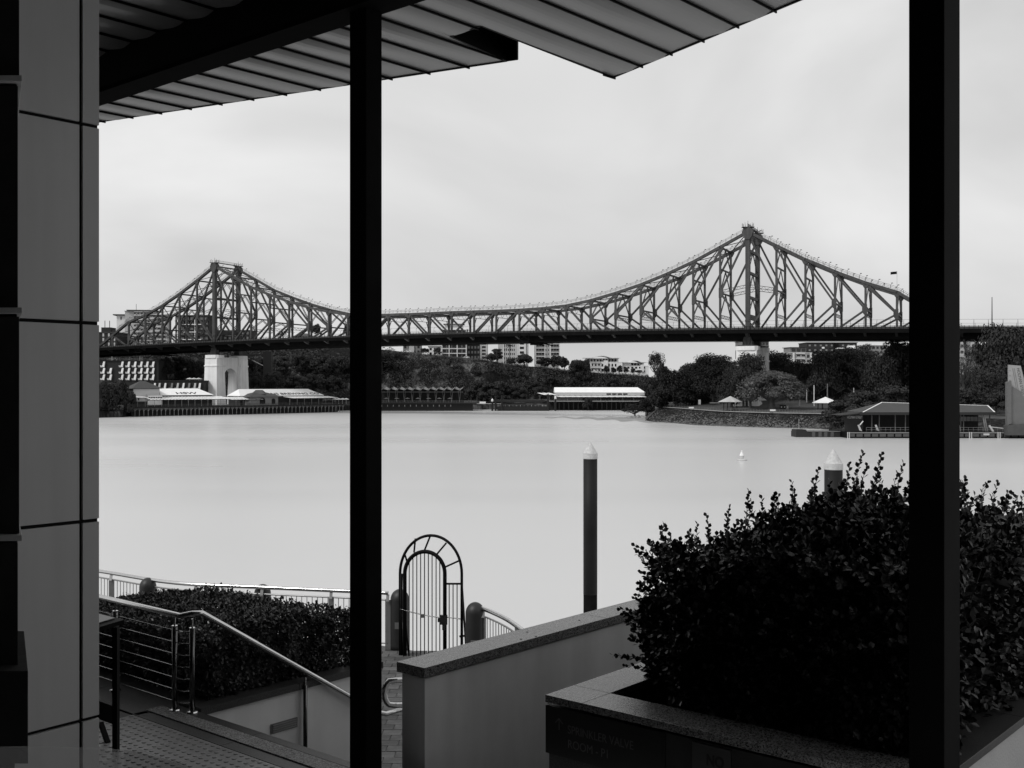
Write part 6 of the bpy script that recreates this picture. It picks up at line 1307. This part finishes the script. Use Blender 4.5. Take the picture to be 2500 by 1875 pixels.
while True:
    ca = c0+k*wS
    if ca > 14: break
    k += 1; v = []; f = []; kr = random.Random(k); ph = kr.uniform(0, 6)
    for j in range(nsub):
        x0, x1 = j/nsub, (j+1)/nsub; q0 = clip(clip(poly, ca+x0*wS, 1), ca+x1*wS, -1)
        if len(q0) < 3: continue
        cr = crossings(ca+(x0+x1)/2*wS); se = cr[-1] if cr else 0
        s0 = min(p.dot(sdir) for p in q0); s1 = max(p.dot(sdir) for p in q0); cuts = [s0-1, se-7, se-5.5, se-4.5]+[se-4+m_*.25 for m_ in range(17)]+[s1+1]
        for sa, sb in zip(cuts, cuts[1:]):
            if sb <= sa or sb < s0 or sa > s1: continue
            q = clips(clips(q0, sa, 1), sb, -1)
            if len(q) < 3: continue
            i = len(v)
            for p in q:
                u = min(1, max(0, (p.dot(sn)-ca)/wS)); c_ = crossings(ca+min(.99, max(.01, u))*wS); e_ = c_[-1] if c_ else se
                dd = max(0, e_-p.dot(sdir)); am = .006+.024*min(1, dd/1.3)+.007*math.sin(dd*2.1+ph)
                w_ = math.sin(u*math.pi)*(1-.45*math.cos(u*math.pi))
                v.append((p.x, p.y-4, -am*w_+.004))
            f.append(tuple(range(i, len(v))))
    if not f: continue
    me = bpy.data.meshes.new('soffit_sheet'); me.from_pydata(v, [], f); me.materials.append(M_soffit)
    b = bmesh.new(); b.from_mesh(me); bmesh.ops.remove_doubles(b, verts=b.verts, dist=.002); bmesh.ops.recalc_face_normals(b, faces=b.faces); b.to_mesh(me); b.free(); me.polygons.foreach_set('use_smooth', [True]*len(me.polygons))
    link('soffit_sheet', me, cn)
    # rib along the seam, running out past the edge
    segs = []
    n = len(poly)
    for i in range(n):
        a, b_ = poly[i], poly[(i+1) % n]; da, db = a.dot(sn)-ca, b_.dot(sn)-ca
        if da*db < 0: segs.append(a.lerp(b_, da/(da-db)).dot(sdir))
    segs.sort()
    for a, b_ in zip(segs[::2], segs[1::2]):
        p = sn*ca+sdir*a; q = sn*ca+sdir*(b_+.03); mb = MB(); mb.beam((p.x, p.y, ZS-.008), (q.x, q.y, ZS-.002), .010, .026); mb.build('seam_rib', M_black, cn)
mb = MB(); mb.prism([(p.x, p.y) for p in poly], ZS+.07, ZS+.4); mb.build('roof_deck', M_black, cn)
for a, b_ in zip(poly[:7], poly[1:8]):
    mb = MB(); mb.beam((a.x, a.y, ZS+.02), (b_.x, b_.y, ZS+.02), .02, .05); mb.build('edge_flashing', M_black, cn)
a, b_, c, d, e = S2(1237, 148.8), S2(1099.6, 88.4), S2(1175, 62.4), S2(1264, 99), S2(1264, 145)
gut = thing('gutter_box', 'black open gutter box recessed in the notched corner of canopy', 'gutter', (a.x, a.y, ZS))
def plate(nm, p, q, z0, z1, th=.012): mb = MB(); mb.beam((p.x, p.y, (z0+z1)/2), (q.x, q.y, (z0+z1)/2), th, z1-z0); mb.build(nm, M_black, gut)
plate('end_plate', a, e, ZS-.004, ZS+.26); plate('side_plate', e, d, ZS-.002, ZS+.26); plate('inner_plate', b_, a, ZS+.012, ZS+.26); plate('inner_plate', b_, c, ZS+.012, ZS+.26)
mb = MB(); mb.prism([(p.x, p.y) for p in (b_, c, d, e, a)], ZS+.262, ZS+.28); mb.build('lid', M_black, gut)
# main beam
f0, f1 = S2(246, 258, 17.65), S2(853, 61, 17.65); bd = (f1-f0).normalized(); f0 = f0-bd*8; f1 = f1+bd*3.4; nn = Vector((bd.y, -bd.x)); nn = nn if nn.y < 0 else -nn
bm2 = thing('canopy_beam', 'heavy black steel beam crossing under canopy to the left column', 'beam', (f1.x, f1.y, 17.65)); g0, g1 = f0+nn*.24, f1+nn*.24
mb = MB(); mb.hexa([Vector((p.x, p.y, z)) for z in (17.65, 17.69) for p in (f0, f1, g1, g0)]); mb.build('bottom_flange', mat('beam_flange_paint', .012, .95, spec=.03, var=.1), bm2)
h0, h1 = f0+nn*.06, f1+nn*.06; i0, i1 = f0+nn*.24, f1+nn*.24; mb = MB(); mb.hexa([Vector((p.x, p.y, z)) for z in (17.6901, 18.05) for p in (h0, h1, i1, i0)]); mb.build('web', M_black, bm2)

# panel-clad wall at left with a dark stone pier before it
W0, W1 = Vector((-2.835, 5.73)), Vector((-2.515, 6.09)); wd = (W1-W0).normalized(); wn = Vector((-wd.y, wd.x))
pw = thing('clad_wall', 'pale grey panel clad wall with dark joints at left edge', 'wall', (W0.x, W0.y, ZL))
def wp(s, o, z): p = W1-wd*s+wn*o; return Vector((p.x, p.y, z))
mb = MB(); mb.hexa([wp(15, .02, ZL-.5), wp(.012, .02, ZL-.5), wp(.012, .3, ZL-.5), wp(15, .3, ZL-.5), wp(15, .02, 18.05), wp(.012, .02, 18.05), wp(.012, .3, 18.05), wp(15, .3, 18.05)]); mb.build('backing_and_light_block', M_black, pw)  # panel backing, run on unseen beyond the panels to block light from the left
zj = [11.77, 12.97, 14.17, 15.37, 16.57, 17.77]; sj = [0, .122, .66, 1.2, 1.75]
for z0, z1 in zip(zj, zj[1:]):
    for s0, s1 in zip(sj, sj[1:]):
        g = .0105; mb = MB(); mb.hexa([wp(s1-g, 0, z0+g), wp(s0+g, 0, z0+g), wp(s0+g, .019, z0+g), wp(s1-g, .019, z0+g), wp(s1-g, 0, z1-g), wp(s0+g, 0, z1-g), wp(s0+g, .019, z1-g), wp(s1-g, .019, z1-g)]); mb.build('cladding_panel', M_panel, pw, bevel=.0015)
sp = thing('stone_pier', 'near-black stone pier with thin pale ledges at far left', 'pier', (-2.6, 4.4, 13.4))
xr = (47-CX)/F*4.4; xl = xr-.9; 
def sk(nm, m, x, y, z0, z1):       # splayed pier block: its side runs back away from the view
    k = 5.0/y; mb = MB(); mb.prism([(xl, y), (x, y), (x*k-.02, 5.0), (xl*1.1, 5.0)], z0, z1); return mb.build(nm, m, sp, bevel=.003)
zs_ = [13.36, 14.31, 15.31, 16.33, 17.35]
for k, (z0, z1) in enumerate(zip(zs_, zs_[1:])):
    e = .0 if k % 2 else .006
    sk('stone_block', M_darkst, xr-e, 4.4, z0+(.0 if k == 0 else .028), z1-.012); sk('mortar_joint', M_black, xr-.02, 4.42, z1-.0119, z1); sk('ledge', M_ledge, -2.15, 4.37, z1+.0001, z1+.026)
sk('plinth_block', M_darkst, -2.09, 4.3, 13.36, 13.76); sk('foot', M_darkst, xr-.02, 4.4, 12, 13.359)
# curved glass balustrade of the upper terrace, just inside the frame at lower left
def glass_mat():
    m = bpy.data.materials.new('balustrade_glass'); m.use_nodes = True; t = m.node_tree; t.nodes.clear(); o = t.nodes.new('ShaderNodeOutputMaterial'); mx_ = t.nodes.new('ShaderNodeMixShader'); tr = t.nodes.new('ShaderNodeBsdfTransparent'); gl = t.nodes.new('ShaderNodeBsdfGlossy'); fr = t.nodes.new('ShaderNodeValue')
    tr.inputs[0].default_value = (.86, .86, .86, 1); gl.inputs['Roughness'].default_value = .02; fr.outputs[0].default_value = .05; L = t.links.new; L(fr.outputs[0], mx_.inputs[0]); L(tr.outputs[0], mx_.inputs[1]); L(gl.outputs[0], mx_.inputs[2]); L(mx_.outputs[0], o.inputs[0]); return m
gb = thing('glass_balustrade', 'low curved clear glass balustrade edge crossing the bottom left corner', 'balustrade', (-.8, 1.3, 13.4))
pts = [(-1.5, 1.42), (-1.2, 1.49), (-.95, 1.535), (-.82, 1.55), (-.72, 1.555), (-.6, 1.54), (-.5, 1.49), (-.4, 1.4), (-.33, 1.28), (-.3, 1.1)]; mb = MB()
for x, y in pts: mb.v += [(x, y, 13.42), (x, y, 14.435), (x*.99, y-.012, 14.435), (x*.99, y-.012, 13.42)]
for i in range(len(pts)-1):
    for j in range(4): mb.f.append((i*4+j, i*4+(j+1) % 4, i*4+4+(j+1) % 4, i*4+4+j))
mb.build('glass_panel', glass_mat(), gb, True)
# unseen walls added behind and beside the camera to keep sky off the terrace
bk = thing('terrace_shade_walls', 'dark unseen walls added around the viewpoint to shade the terrace', 'building', (0, -6, 9)); MB().box(-16, 14, -7.5, -6.3, 9, 22).build('wall', M_dwall, bk)
MB().box(-15.5, -14.5, -6.3, 12, 9, 22).build('wall', M_dwall, bk)
